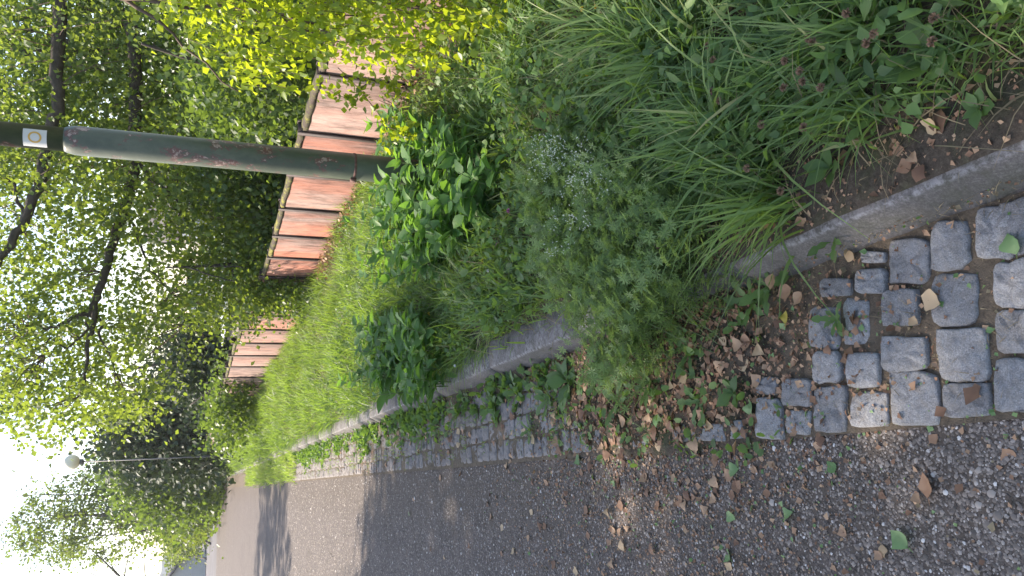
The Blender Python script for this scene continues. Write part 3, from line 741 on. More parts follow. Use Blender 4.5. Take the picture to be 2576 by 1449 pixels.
stc = C1[rng.integers(0, len(C1), 150)]+rng.normal(0, .15, (150, 3)); st = strands(stc, .45, .045, .062)
CH_ = []                                      # rest of the crown above and beside the frame
for k in range(420):
    a = rng.uniform(0, 6.28); z = rng.uniform(4.2, 10.5); rr = 3.0*math.sqrt(max(.05, 1-((z-6.8)/4.2)**2))*math.sqrt(rng.random())
    CH_.append(TX+(rr*math.cos(a)+.6, rr*math.sin(a)+.8, z+.8))
SH = leaf_cloud(np.array(CH_), 26, .26, .075, .4)
place_leaves(birch, [S1, S1c, S1b, st[:4], SH], M['birch'], 300)

# --- weeping birch, close, over the fence -----------------------------
WX = np.array([3.5, 3.0, .1])
wb = tag(empty('weeping_birch', tuple(WX)), 'weeping birch hanging bright yellow-green leafy branches over the nearest fence slabs', 'tree')
bb = MB(); limb([(0, 0, 0), (.1, .1, 1.2), (.0, .2, 2.5), (.2, .3, 4), (.1, .4, 5.5)], .13, .05, bb, 10)
bl = []
poly2 = [(330, -60), (420, 60), (520, 130), (590, 235), (625, 225), (700, 140), (800, 165), (850, 150), (930, 165), (1020, 170), (1060, 120), (1110, 110), (1150, 50), (1240, -10), (1240, -80), (400, -120)]
q2 = sample_poly(poly2, 260)
C2 = []
for x, y in q2: C2.append(D(x, y, rng.uniform(3.5, 4.15)))
C2 = np.array(C2); s2 = strands(C2, .26, .030, .043, .12, .3, .95)
for L in s2[4][:200]: bb.tube(L-WX, np.linspace(.0022, .001, len(L)), 3, cap=False)
for (a0, a1) in [((360, -60), (600, 230)), ((420, -90), (1000, 140)), ((450, -60), (870, 110)), ((340, -120), (760, 60)), ((500, -100), (1150, 40)), ((420, 20), (900, 40))]:
    A = D(*a0, 3.9); B_ = D(*a1, 3.8); limb([np.array([.05, .25, 2.9]), A-WX+(0, 0, .3), (A*.6+B_*.4)-WX+(0, 0, .12), B_-WX], .02, .003, bb, 5, .01)
# two spindly sprays with bigger separate leaves crossing the slab
sp = []
for pl, dd in (([(850, 170), (905, 225), (955, 290), (975, 345), (985, 385)], 4.3), ([(905, 225), (935, 200), (985, 210), (1000, 250)], 4.3), ([(800, 210), (850, 240), (900, 255)], 4.35), ([(975, 320), (1010, 330), (1040, 345)], 4.25)):
    P = np.array([D(x, y, dd) for x, y in pl]); t = np.linspace(0, 1, 30); ti = np.linspace(0, 1, len(P))
    Q = np.column_stack([np.interp(t, ti, P[:, i]) for i in range(3)]); bb.tube(Q-WX, np.linspace(.003, .0012, 30), 4, cap=False); sp.append(Q)
SPp = np.concatenate(sp); SPp = np.repeat(SPp, 2, 0)+rng.normal(0, .025, (len(SPp)*2, 3)); N = len(SPp)
s2b = (SPp, frames(rand_dirs(N, -.4), rand_dirs(N, .4)), .045*rng.uniform(.6, 1.2, N), rng.uniform(0, .5, N))
bb.build('trunk', M['twig'], wb, True)
CW = []
for k in range(150):
    a = rng.uniform(0, 6.28); z = rng.uniform(3.0, 6.2); rr = 1.3*math.sqrt(rng.random()); CW.append(WX+(rr*math.cos(a)+.5, rr*math.sin(a), z))
s2c = leaf_cloud(np.array(CW), 24, .2, .06, .6)
s2d = leaf_cloud(clumps(poly2, 100, 3.7, 4.3), 14, .07, .045, .7, tintc=rng.uniform(.2, .9, 100))
place_leaves(wb, [s2[:4], s2b, s2c, s2d], M['birch_bright'], 300)

# --- generic trees by region ------------------------------------------
def region_tree(name, label, cat, base, poly, d0, d1, ncl, per, rad_, size, matl, trunk=(.12, 4), group=None, limbs=6, flat=.8, droop=.2, extra_trunks=0, tint=None):
    base = np.array(base, float); e = tag(empty(name, tuple(base)), label, cat, group)
    C = clumps(poly, ncl, d0, d1); C = C[C[:, 2] > .15]
    bb = MB(); tr, th = trunk; top = C.mean(0)-base; top[2] = max(th, C[:, 2].max()*.8)
    Q = limb([(0, 0, -.1), top*.35+rng.normal(0, .1, 3)*(1, 1, 0), top*.7, top], tr, tr*.25, bb, 8)
    for k in range(limbs):
        s = Q[rng.integers(len(Q)//4, len(Q)-1)]; c = C[rng.integers(len(C))]-base
        limb([s, (s+c)/2+(0, 0, .05*np.linalg.norm(c-s)), c], tr*.35, tr*.06, bb, 5, .02*tr/.1)
    for k in range(extra_trunks):
        c = C[rng.integers(len(C))]-base; s = np.array([c[0]*.6, c[1]*.6, 0]); limb([s, (s*.5+c*.5), c*(1, 1, 1.1)], tr*.6, tr*.15, bb, 6, .03)
    bb.build('trunk', M['bark'], e, True)
    Sx = leaf_cloud(C, per, rad_, size, droop, flat, tint)
    k = Sx[0][:, 2] > .03
    bb = MB(); bb.inst(RF_V, RF_F, Sx[0][k]-base, Sx[1][k], Sx[2][k], Sx[3][k]); bb.build('crown', matl, e, kind='stuff')
    return e
gr = 'trees and bushes behind the fence'
# dark growth straight behind the fence
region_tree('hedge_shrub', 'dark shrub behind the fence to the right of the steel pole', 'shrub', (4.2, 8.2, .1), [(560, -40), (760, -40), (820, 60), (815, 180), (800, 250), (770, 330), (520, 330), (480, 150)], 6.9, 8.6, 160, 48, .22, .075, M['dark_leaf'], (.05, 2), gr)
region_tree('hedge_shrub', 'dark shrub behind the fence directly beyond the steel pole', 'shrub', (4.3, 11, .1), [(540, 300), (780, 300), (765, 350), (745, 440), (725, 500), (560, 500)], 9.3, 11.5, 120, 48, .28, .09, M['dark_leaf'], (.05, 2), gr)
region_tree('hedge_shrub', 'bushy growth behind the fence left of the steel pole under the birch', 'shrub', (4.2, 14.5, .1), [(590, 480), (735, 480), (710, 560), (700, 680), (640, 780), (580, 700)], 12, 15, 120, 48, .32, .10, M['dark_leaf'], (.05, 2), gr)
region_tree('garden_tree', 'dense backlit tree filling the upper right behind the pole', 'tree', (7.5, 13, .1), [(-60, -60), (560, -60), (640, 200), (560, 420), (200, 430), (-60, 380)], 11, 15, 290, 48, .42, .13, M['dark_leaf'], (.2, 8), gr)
region_tree('added_fence_bush', 'dark bush added over the far end of the fence in place of shade', 'shrub', (2.9, 17.5, .1), [(560, 930), (628, 900), (640, 960), (625, 1010), (590, 1100), (555, 1120), (540, 1010)], 15.5, 20, 130, 56, .24, .10, M['dark_leaf'], (.05, 1.5), gr)  # bush added to hide slabs that are only dim in tree shade
# overhanging low bush at the ivy
region_tree('hanging_bush', 'green bush drooping over the middle of the fence', 'shrub', (3.0, 10.6, .1), [(600, 560), (700, 600), (725, 690), (735, 730), (700, 770), (640, 800), (590, 720)], 9.4, 10.4, 90, 50, .14, .055, M['birch'], (.04, 1.8), gr, droop=.6)
# far
gf = 'trees beyond the end of the verge'
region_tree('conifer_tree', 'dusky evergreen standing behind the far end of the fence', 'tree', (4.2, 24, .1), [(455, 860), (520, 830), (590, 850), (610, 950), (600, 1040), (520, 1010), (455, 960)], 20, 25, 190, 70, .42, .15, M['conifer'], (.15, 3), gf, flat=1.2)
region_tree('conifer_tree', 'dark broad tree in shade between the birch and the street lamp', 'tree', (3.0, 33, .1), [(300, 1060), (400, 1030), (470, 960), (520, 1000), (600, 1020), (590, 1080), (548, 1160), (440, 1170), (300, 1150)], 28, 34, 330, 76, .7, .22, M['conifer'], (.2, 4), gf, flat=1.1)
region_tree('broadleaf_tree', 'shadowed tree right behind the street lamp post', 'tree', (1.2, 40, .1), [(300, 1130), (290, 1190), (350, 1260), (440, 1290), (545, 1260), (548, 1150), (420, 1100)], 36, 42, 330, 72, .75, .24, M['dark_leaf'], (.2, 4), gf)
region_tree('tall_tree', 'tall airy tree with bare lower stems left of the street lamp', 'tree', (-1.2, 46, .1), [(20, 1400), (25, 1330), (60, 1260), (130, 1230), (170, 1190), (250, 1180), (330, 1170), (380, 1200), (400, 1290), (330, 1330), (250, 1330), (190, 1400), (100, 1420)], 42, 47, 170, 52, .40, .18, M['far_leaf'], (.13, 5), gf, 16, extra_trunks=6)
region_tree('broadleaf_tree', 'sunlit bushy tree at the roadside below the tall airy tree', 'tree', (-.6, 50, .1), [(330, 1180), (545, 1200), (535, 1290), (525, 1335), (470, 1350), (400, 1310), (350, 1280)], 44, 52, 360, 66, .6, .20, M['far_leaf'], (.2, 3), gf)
region_tree('roadside_bush', 'yellow-green bush at the bend of the far road', 'bush', (-4, 66, .1), [(425, 1290), (520, 1300), (500, 1355), (470, 1385), (440, 1375), (425, 1340)], 60, 66, 100, 60, .7, .26, M['far_leaf'], (.1, 1), gf, tint=rng.uniform(.6, 1, 100))
region_tree('roadside_bush', 'darker bush in front of the far gabled building', 'bush', (-6.3, 82, .1), [(430, 1370), (480, 1370), (488, 1400), (470, 1425), (432, 1415)], 78, 84, 50, 50, .8, .3, M['far_leaf'], (.1, 1), gf)
region_tree('tall_tree', 'sparse outer boughs of leaves against the white sky at far left', 'tree', (-9, 47, .1), [(230, 1330), (420, 1300), (440, 1340), (330, 1400), (250, 1420), (150, 1430), (120, 1400)], 44, 49, 46, 30, .35, .19, M['far_leaf'], (.12, 6), gf, 10)

# --- roadside trees out of frame on the left: they shade the near ground
def round_tree(label, base, zc, R3, ncl, per, leaf=.12):
    base = np.array(base, float); e = tag(empty('roadside_tree', tuple(base)), label, 'tree', 'roadside trees left of the road')
    bb = MB(); Q = limb([(0, 0, -.1), (.1, .1, zc*.5), (0, .1, zc), (0, 0, zc+R3[2]*.7)], .22, .06, bb, 10)
    C = []
    while len(C) < ncl:
        v = rng.uniform(-1, 1, 3)
        if np.linalg.norm(v) < 1: C.append(v*R3+(0, 0, zc))
    C = np.array(C)
    for k in range(14):
        s = Q[rng.integers(len(Q)//3, len(Q)-1)]; c = C[rng.integers(len(C))]; limb([s, (s+c)/2+(0, 0, .3), c], .07, .012, bb, 5, .03)
    bb.build('trunk', M['bark'], e, True)
    Sx = leaf_cloud(C, per, .27, leaf); k = Sx[0][:, 2] > zc-R3[2]*1.15
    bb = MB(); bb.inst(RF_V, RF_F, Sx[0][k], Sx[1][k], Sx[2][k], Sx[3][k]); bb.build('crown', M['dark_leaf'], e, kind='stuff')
round_tree('spreading tree on the left roadside, nearest of the three', (-7.65, 9.75, 0), 8.2, (3.1, 4.6, 1.1), 520, 56, .155)
round_tree('spreading tree on the left roadside, farther from the road edge', (-10.4, 13.6, 0), 8.8, (3.4, 3.2, 1.4), 330, 50, .16)
round_tree('lone tree farther along the left roadside', (-10.9, 24.6, 0), 9.0, (5.4, 4.2, 1.8), 300, 44, .19)

# ================================================================== GRASS
def blades(P, L, Wd, az, lean, tint, nseg=3, curl=1.0):
    N = len(P); t = np.linspace(0, 1, nseg+1)
    hx, hy = np.cos(az), np.sin(az)
    up = np.sqrt(np.clip(1-lean**2, .05, 1))
    s = t[None, :]
    hor = L[:, None]*(lean[:, None]*s*.55+curl*lean[:, None]*.65*s**2.2)
    ver = L[:, None]*(up[:, None]*s*1.0-.42*curl*lean[:, None]*s**2.6)
    C = np.stack([P[:, None, 0]+hx[:, None]*hor, P[:, None, 1]+hy[:, None]*hor, P[:, None, 2]+np.maximum(ver, .004)], -1)
    tw = rng.normal(0, .6, N); sx_, sy_ = -np.sin(az+tw), np.cos(az+tw)
    w = Wd[:, None]*(1-s**1.8)*.5; w[:, 0] *= .7; w[:, -1] = Wd*.04
    off = np.stack([sx_[:, None]*w, sy_[:, None]*w, rng.normal(0, .3, (N, 1))*w], -1)
    V = np.stack([C-off, C+off], 2).reshape(N, -1, 3); m = 2*(nseg+1)
    F = np.array([(2*k, 2*k+1, 2*k+3, 2*k+2) for k in range(nseg)])
    FF = (F[None]+(np.arange(N)*m)[:, None, None]).reshape(-1, 4)
    return V.reshape(-1, 3), FF, np.repeat(tint, m)
def tufts(xy, per, spread, L, Wd, leanr, dirb=None, tsh=0):
    n = len(xy); N = n*per
    ta = rng.uniform(0, 6.28, n); th = rng.uniform(.7, 1.25, n); tt = rng.uniform(0, 1, n)
    P = np.repeat(xy, per, 0)+rng.normal(0, spread, (N, 2)); az = np.repeat(ta, per)+rng.normal(0, .9, N)
    if dirb is not None:
        k = rng.random(N) < dirb[1]; az[k] = dirb[0]+rng.normal(0, .5, k.sum())
    Z = surf(P[:, 0], P[:, 1])-.005
    Ls = L*np.repeat(th, per)*rng.uniform(.5, 1.2, N); W_ = Wd*rng.uniform(.6, 1.3, N)
    ti = np.clip(np.repeat(tt, per)*.35+rng.uniform(0, .45, N)+tsh+(rng.random(N) < .05)*.5, 0, 1)
    return np.column_stack([P, Z]), Ls, W_, az, np.clip(rng.uniform(*leanr, N), 0, .97), ti
SUN_EDGE = [(.5, 6.9), (1.4, 5.9), (1.95, 5.6), (2.2, 4.3), (3.2, 3.3)]
b = MB()
def verge_pts(n, x0, x1, y0, y1, fn=None):
    q = np.column_stack([rng.uniform(x0, x1, n), rng.uniform(y0, y1, n)])
    q = q[q[:, 0] < fence_x(q[:, 1])-.02]
    if fn is not None: q = q[fn(q)]
    return q
# keep clear: soil strip close to the near kerb, bedstraw patch thinner
def clear(q):
    edge = KX+.13+np.clip((2.0-q[:, 1])*.10, 0, .05)+.03*vnoise(q[:, 0], q[:, 1], 2, 2)
    edge = np.where(q[:, 1] > 2.6, KX+.135+.05*np.abs(vnoise(q[:, 0]*0, q[:, 1], .5, 12)), edge)
    lowf = (q[:, 0] > fence_x(q[:, 1])-.35) & (q[:, 1] < 6.2) & (rng.random(len(q)) < .75)
    dens = .62+.38*vnoise(q[:, 0], q[:, 1], 1.1, 41)
    return (~lowf) & (q[:, 0] > edge) & (rng.random(len(q)) < np.clip(dens+.25, .35, 1))
b.raw(*blades(*tufts(verge_pts(1900, .6, 3.0, .45, 3.2, clear), 11, .03, .17, .0078, (.35, .97))))
b.raw(*blades(*tufts(verge_pts(1500, .6, 3.0, .45, 3.6, clear), 8, .05, .09, .0055, (.2, .8), tsh=.1)))
b.raw(*blades(*tufts(verge_pts(2400, .66, 3.0, 3.2, 7.5, clear), 11, .035, .15, .0085, (.3, .9))))
# big arching tufts
big = np.array([G(x, y, .14)[:2] for x, y in [(1850, 300), (1830, 360), (1880, 420), (1800, 250), (1700, 180), (1650, 120), (1600, 60), (2000, 200), (2080, 120), (1950, 60), (2200, 60), (1930, 450), (1960, 520), (1760, 80), (2130, 280), (1500, 120), (1480, 60), (1250, 330), (1300, 180), (1200, 200), (1280, 740), (1180, 720), (1100, 700), (1000, 730), (1240, 790)]])
b.raw(*blades(*tufts(big, 60, .035, .30, .0095, (.35, .95), (rad(100), .45), .05), nseg=5))
b.raw(*blades(*tufts(big[:12]+.03, 40, .06, .36, .0105, (.5, .97), (rad(95), .6), .1), nseg=5))
shq = np.array([G(x, y, .12)[:2] for x, y in sample_poly([(930, 250), (1260, 280), (1260, 700), (1150, 1000), (900, 1000), (900, 700)], 420)])
shq = shq[shq[:, 0] > KX+.15]
b.raw(*blades(*tufts(shq, 10, .05, .24, .007, (.3, .9)), nseg=3))
b.build('grass', M['grass'], kind='stuff').name = 'grass'
b = MB()
def patchy(n, x0, x1, y0, y1, per, spread, L, Wd, tsh):
    q = verge_pts(n, x0, x1, y0, y1, clear); nz = vnoise(q[:, 0]*1.6, q[:, 1]*.8, .7, 61); nz2 = vnoise(q[:, 0], q[:, 1], 2.1, 62)
    for lo, hi, l_, t_ in ((-9, -.35, .62, .22), (-.35, .25, 1.0, .05), (.25, 9, 1.45, -.05)):
        for s_, d_ in ((nz2 < .25, 0), (nz2 >= .25, .2)):
            k = (nz > lo) & (nz <= hi) & s_
            if k.sum(): b.raw(*blades(*tufts(q[k], per, spread, L*l_, Wd*(.8+.2*l_), (.2, .92), tsh=tsh+t_+d_), nseg=2))
patchy(7500, .66, 2.9, 5.2, 15, 9, .05, .16, .009, .06)
patchy(4200, .66, 2.6, 14, 26, 9, .07, .19, .015, .08)
patchy(3000, .66, 2.3, 25, 45, 8, .09, .24, .026, .08)
b.build('far_grass', M['grass'], kind='stuff')
b = MB()
b.raw(*blades(*tufts(verge_pts(700, .56, 3.0, .5, 3.2), 4, .05, .17, .0035, (.5, .97)), nseg=3))
b.raw(*blades(*tufts(np.column_stack([rng.uniform(.06, .5, 160), rng.uniform(.9, 3.2, 160)]), 5, .02, .035, .002, (.5, .97)), nseg=2))
b.raw(*blades(*tufts(np.column_stack([fence_x(yy := rng.uniform(5, 10, 300))-.12+rng.normal(0, .05, 300), yy]), 6, .04, .12, .005, (.2, .9)), nseg=2))
b.raw(*blades(*tufts(verge_pts(900, .66, 2.8, 3.2, 16), 3, .06, .24, .005, (.3, .9)), nseg=2))
b.build('dry_grass', M['straw'], kind='stuff')

# fine ground cover: small round and oval leaves between grass
def cover(xy, per, size, h, matl, name, tmpl=(RF_V, RF_F), flatn=1.2, spread=.04):
    N = len(xy)*per; P = np.repeat(xy, per, 0)+rng.normal(0, spread, (N, 2)); Z = surf(P[:, 0], P[:, 1])+rng.uniform(.002, h, N)
    d = rand_dirs(N, .15, .5); nn = rand_dirs(N, flatn); bb = MB()
    bb.inst(tmpl[0], tmpl[1], np.column_stack([P, Z]), frames(d, nn), size*rng.uniform(.5, 1.3, N), rng.uniform(0, 1, N))
    return bb.build(name, matl, kind='stuff')
cover(verge_pts(1500, .62, 3.0, .5, 4.2, clear), 9, .034, .13, M['weed'], 'ground_cover', (BIRCH_V, BIRCH_F))
cover(verge_pts(320, .62, 3.0, .5, 4.2, clear), 7, .075, .10, M['weed'], 'broad_weeds', (LANC_V, LANC_F))
cover(verge_pts(260, .8, 1.9, .6, 2.3, clear), 7, .075, .10, M['weed'], 'tangled_weeds', (PLV0, PLF0))
cover(sample_poly([(.02, 1.75), (.47, 1.6), (.47, 3.4), (.1, 3.2)], 70), 6, .04, .03, M['weed'], 'litter_weeds', (LANC_V, LANC_F))
cover(verge_pts(900, .62, 2.8, 4, 8, clear), 8, .035, .10, M['weed'], 'low_weeds')

# gutter weeds (uncountable seedlings against the kerb)
b = MB(); n_ = 1900
Y_ = rng.uniform(3.0, 23, n_); X_ = KX-.055-np.abs(rng.normal(0, .085, n_))
kk = rng.random(n_) < np.clip(.55+.5*vnoise(X_*0, Y_, .45, 77), .12, 1); xy = np.column_stack([X_, Y_])[kk]
N = len(xy)*7; P = np.repeat(xy, 7, 0)+rng.normal(0, .02, (N, 2)); P[:, 0] = np.minimum(P[:, 0], KX-.05)
d = rand_dirs(N, .35, .5)
b.inst(LANC_V[:, :], LANC_F, np.column_stack([P, surf(P[:, 0], P[:, 1])]), frames(d, rand_dirs(N, 1.2)), .062*rng.uniform(.5, 1.3, N), rng.uniform(.1, 1, N))
b.inst(LANC_V, LANC_T, np.column_stack([P, surf(P[:, 0], P[:, 1])]), frames(d, rand_dirs(N, 1.2)), .001*np.ones(N), rng.uniform(.1, 1, N))
b.build('gutter_weeds', M['weed'], kind='stuff')
b = MB(); yy = np.concatenate([rng.uniform(12.5, 24, 900)]); xx = rng.uniform(.10, .5, 900)
b.raw(*blades(*tufts(np.column_stack([xx, yy]), 7, .05, .16, .014, (.2, .85), tsh=.35), nseg=2))
yy = rng.uniform(3, 12, 260); xx = rng.uniform(.12, .46, 260)
b.raw(*blades(*tufts(np.column_stack([xx, yy]), 8, .02, .05, .004, (.2, .85), tsh=.1), nseg=2))
b.build('gutter_grass', M['grass'], kind='stuff')

# bedstraw ---------------------------------------------------------------
poly = [(1370, 380), (1420, 350), (1500, 400), (1640, 430), (1760, 520), (1745, 640), (1690, 760), (1600, 830), (1560, 960), (1500, 980), (1470, 900), (1440, 780), (1390, 640)]
wh = []
for k in range(7):
    a = k/7*6.283; ca, sa = math.cos(a), math.sin(a); r1 = 1.0
    wh += [(0, 0, 0), (ca*.5-sa*.13, sa*.5+ca*.13, .12), (ca*r1, sa*r1, .1), (ca*.5+sa*.13, sa*.5-ca*.13, .12)]
WH_V = np.array(wh); WH_F = [(4*k, 4*k+3, 4*k+2, 4*k+1) for k in range(7)]
q = sample_poly(poly, 1150); bs = MB(); bst = MB(); fl = MB(); Wp = []; Wd_ = []; FLp = []
for i, (x, y) in enumerate(q):
    top = G(x, y, .20); hgt = rng.uniform(.16, .30); a = rng.uniform(0, 6.28); ln = rng.uniform(.05, .22)
    base = np.array([top[0]+math.cos(a)*ln, top[1]+math.sin(a)*ln-.03, 0]); base[2] = float(surf(np.array([base[0]]), np.array([base[1]]))[0])
    tz = base[2]+hgt*.75; tp = np.array([top[0], top[1], tz]); mid = (base+tp)/2+(0, 0, hgt*.22)
    t = np.linspace(0, 1, 7)[:, None]; Q = base*(1-t)**2+2*mid*t*(1-t)+tp*t**2
    Wp.append(Q[1:]); Wd_.append(np.gradient(Q, axis=0)[1:])
    if i % 3 == 0: bst.tube(Q[::2], [.0012, .001, .0009, .0007], 3, cap=False)
    if i % 16 == 0 and (x < 1500): FLp.append(tp)
Wp = np.concatenate(Wp); Wd_ = norm(np.concatenate(Wd_)); N = len(Wp)
Fm = frames(np.cross(Wd_, rand_dirs(N)), Wd_)
bs.inst(WH_V, WH_F, Wp, Fm, .021*rng.uniform(.5, 1.3, N), rng.uniform(0, 1, N))
bed = tag(empty('bedstraw_plant', tuple(G(1560, 620, .1))), 'wide mound of fine whorled bedstraw with white flower sprays spilling over the kerb', 'plant')
for o in (bs, bst):
    for i in range(len(o.V)): o.V[i] = o.V[i]-np.array(bed.location)
bs.build('foliage', M['bedstraw'], bed, kind='stuff'); bst.build('stems', M['stem'], bed, kind='stuff')
for x, y in [(1360, 360), (1375, 385), (1395, 350), (1385, 400), (1410, 410), (1440, 400), (1450, 440), (1470, 455), (1480, 430), (1500, 440), (1400, 370), (1345, 352), (1430, 470), (1470, 480), (1365, 410), (1390, 430), (1460, 380), (1520, 470), (1390, 560), (1440, 540), (1490, 560)]:
    for k in range(3): FLp.append(G(x+rng.normal(0, 8), y+rng.normal(0, 8), .30))
FLp = np.array(FLp); N = len(FLp)*11; P = np.repeat(FLp, 11, 0)+rng.normal(0, .02, (N, 3))*np.array([1, 1, .7])
PET = np.array([(0, 0, 0), (-.3, .5, .1), (0, 1, .15), (.3, .5, .1)]); 
for kq in range(2):
    fl.inst(np.array([(-1, -.3, 0), (1, -.3, 0), (1, .3, 0), (-1, .3, 0)]), [(0, 1, 2, 3)], P-np.array(bed.location), frames(rand_dirs(N, 0, .4), rand_dirs(N, 1.)), .0034*rng.uniform(.6, 1.2, N), np.full(N, .5))
fl.build('flowers', M['white_flower'], bed, kind='stuff')

# leafy shrubs -----------------------------------------------------------
def leaf_obj_meshes(matl):
    out = []
    for k in range(5):
        bb = MB(); tv = LANC_V.copy(); tv[:, 2] *= (.6, 1, 1.5, 2, .3)[k]; tv[:, 0] *= (1.25, 1, 1.1, .9, 1.3)[k]; bb.add(tv, LANC_F+LANC_T, (.25, .45, .6, .8, .5)[k]); me = bb.mesh('leaf'); me.materials.append(matl); out.append(me)
    return out
SHM = leaf_obj_meshes(M['shrub']); WEM = leaf_obj_meshes(M['weed'])
def put_leaf(meshes, k, root, P, R_, sc):
    o = bpy.data.objects.new('leaf', meshes[k % len(meshes)]); COL.objects.link(o); o.parent = root
    mm = np.eye(4); mm[:3, :3] = R_*sc; mm[:3, 3] = P-np.array(root.location); o.matrix_local = Matrix(mm.tolist())
def shrub(label, stems, zb, leafs, hrange, npairs):
    base = np.append(np.mean(stems, 0), .1); e = tag(empty('leafy_shrub', tuple(base)), label, 'shrub')
    st = MB(); PP = []; DD = []; SS = []
    for s in stems:
        h = rng.uniform(*hrange); a = rng.uniform(0, 6.28); ln = rng.uniform(.02, .35)*h
        t = np.linspace(0, 1, 7)[:, None]; Q = np.array([s[0], s[1], .1])+np.hstack([math.cos(a)*ln*t**1.5, math.sin(a)*ln*t**1.5, h*t*(1-.08*t)])
        st = MB(); st.tube(Q-base, np.linspace(.004, .0018, 7), 4, cap=False); st.build('stem', M['stem'], e); n = rng.integers(npairs-1, npairs+2); ph = rng.uniform(0, 1.5)
        for k in range(n):
            f = .22+.78*(k+.5)/n; p = np.array([np.interp(f, t[:, 0], Q[:, i]) for i in range(3)]); aa = ph+k*1.57
            if f > .93: els = [(0, .7), (2.1, .7), (4.2, .7), (1, 1.0)]
            else: els = [(0, .25), (math.pi, .25), (rng.uniform(0, 6), .1)]
            for da, el in els:
                el += rng.normal(0, .25); PP.append(p); DD.append((math.cos(aa+da)*math.cos(el), math.sin(aa+da)*math.cos(el), math.sin(el))); SS.append(leafs*(1.1-.45*abs(f-.5))*rng.uniform(.7, 1.15))
    PP, DD, SS = np.array(PP), np.array(DD), np.array(SS); FR = frames(DD, np.array([[0, 0, 1.]])+rng.normal(0, .25, PP.shape))
    idx = np.argsort(np.linalg.norm(PP-CAM, axis=1)-PP[:, 2]*2)
    for q, i in enumerate(idx[:300]): put_leaf(SHM, q, e, PP[i], FR[i], SS[i])
    r_ = idx[300:]
    if len(r_):
        bb = MB(); bb.inst(LANC_V, LANC_F, PP[r_]-base, FR[r_], SS[r_], rng.uniform(.1, .9, len(r_))); bb.inst(LANC_V, LANC_T, PP[r_]-base, FR[r_], SS[r_], rng.uniform(.1, .9, len(r_))); bb.build('foliage', M['shrub'], e, kind='stuff')
sp1 = [G(x, y, .30)[:2] for x, y in sample_poly([(985, 420), (1010, 300), (1090, 300), (1180, 370), (1200, 430), (1170, 560), (1130, 660), (1050, 700), (1000, 640), (980, 520)], 95)]
shrub('lush leafy shrub with pointed leaves growing around the foot of the steel pole', sp1+[G(x, y, .2)[:2] for x, y in sample_poly([(985, 420), (1010, 290), (1120, 280), (1210, 370), (1210, 600), (1130, 700), (1000, 700), (970, 520)], 45)], .1, .115, (.14, .50), 5)
sp2 = [G(x, y, .22)[:2] for x, y in sample_poly([(930, 830), (1000, 780), (1080, 820), (1110, 900), (1080, 980), (1000, 990), (940, 950)], 50)]
shrub('smaller bluish-green leafy shrub overhanging the kerb between the grass and the setts', sp2+[G(x, y, .15)[:2] for x, y in sample_poly([(900, 830), (1000, 760), (1110, 820), (1100, 960), (1000, 1000), (920, 960)], 25)], .1, .12, (.10, .36), 4)

# rosettes (dandelion, plantain) -----------------------------------------
DAND_V = []; DF = []
nT = 7
for k in range(nT+1):
    f = k/nT; w = (.05+.13*f**.8)*(1 if k % 2 else .55) if k < nT else .0; z = .25*f-.35*f*f
    DAND_V += [(-w, f-(.05 if k % 2 else 0), z), (0, f, z-.02), (w, f-(.05 if k % 2 else 0), z)]
DAND_V = np.array(DAND_V); DF = [(3*k, 3*k+1, 3*k+4, 3*k+3) for k in range(nT)]+[(3*k+1, 3*k+2, 3*k+5, 3*k+4) for k in range(nT)]
PL_V = []
for k in range(7):
    f = k/6; w = [.02, .05, .2, .27, .24, .13, 0][k]; z = .3*f-.38*f*f; PL_V += [(-w, f, z+.03), (0, f, z), (w, f, z+.03)]
PL_V = np.array(PL_V); PF = [(3*k, 3*k+1, 3*k+4, 3*k+3) for k in range(6)]+[(3*k+1, 3*k+2, 3*k+5, 3*k+4) for k in range(6)]
def tm(tv, tf, matl, ks):
    out = []
    for k in ks:
        bb = MB(); v = tv.copy(); v[:, 2] *= k; bb.add(v, tf, .3+.3*rng.random()); me = bb.mesh('leaf'); me.materials.append(matl); out.append(me)
    return out
DM = tm(DAND_V, DF, M['weed'], (.7, 1, 1.4)); PM = tm(PL_V, PF, M['weed'], (.7, 1, 1.4))
def rosette(name, cat, label, x, y, n, size, meshes, up=.35, z=None, group=None):
    p = G(x, y, .03 if z is None else z); p[2] = float(surf(np.array([p[0]]), np.array([p[1]]))[0]); e = tag(empty(name, tuple(p)), label, cat, group)
    a0 = rng.uniform(0, 6.28)
    for k in range(n):
        a = a0+k/n*6.28+rng.normal(0, .25); el = up+rng.normal(0, .18)
        d = np.array([[math.cos(a)*math.cos(el), math.sin(a)*math.cos(el), math.sin(el)]]); put_leaf(meshes, k, e, p+(0, 0, .004*(k % 3)), frames(d, np.array([[0, 0, 1.]]))[0], size*rng.uniform(.7, 1.2))
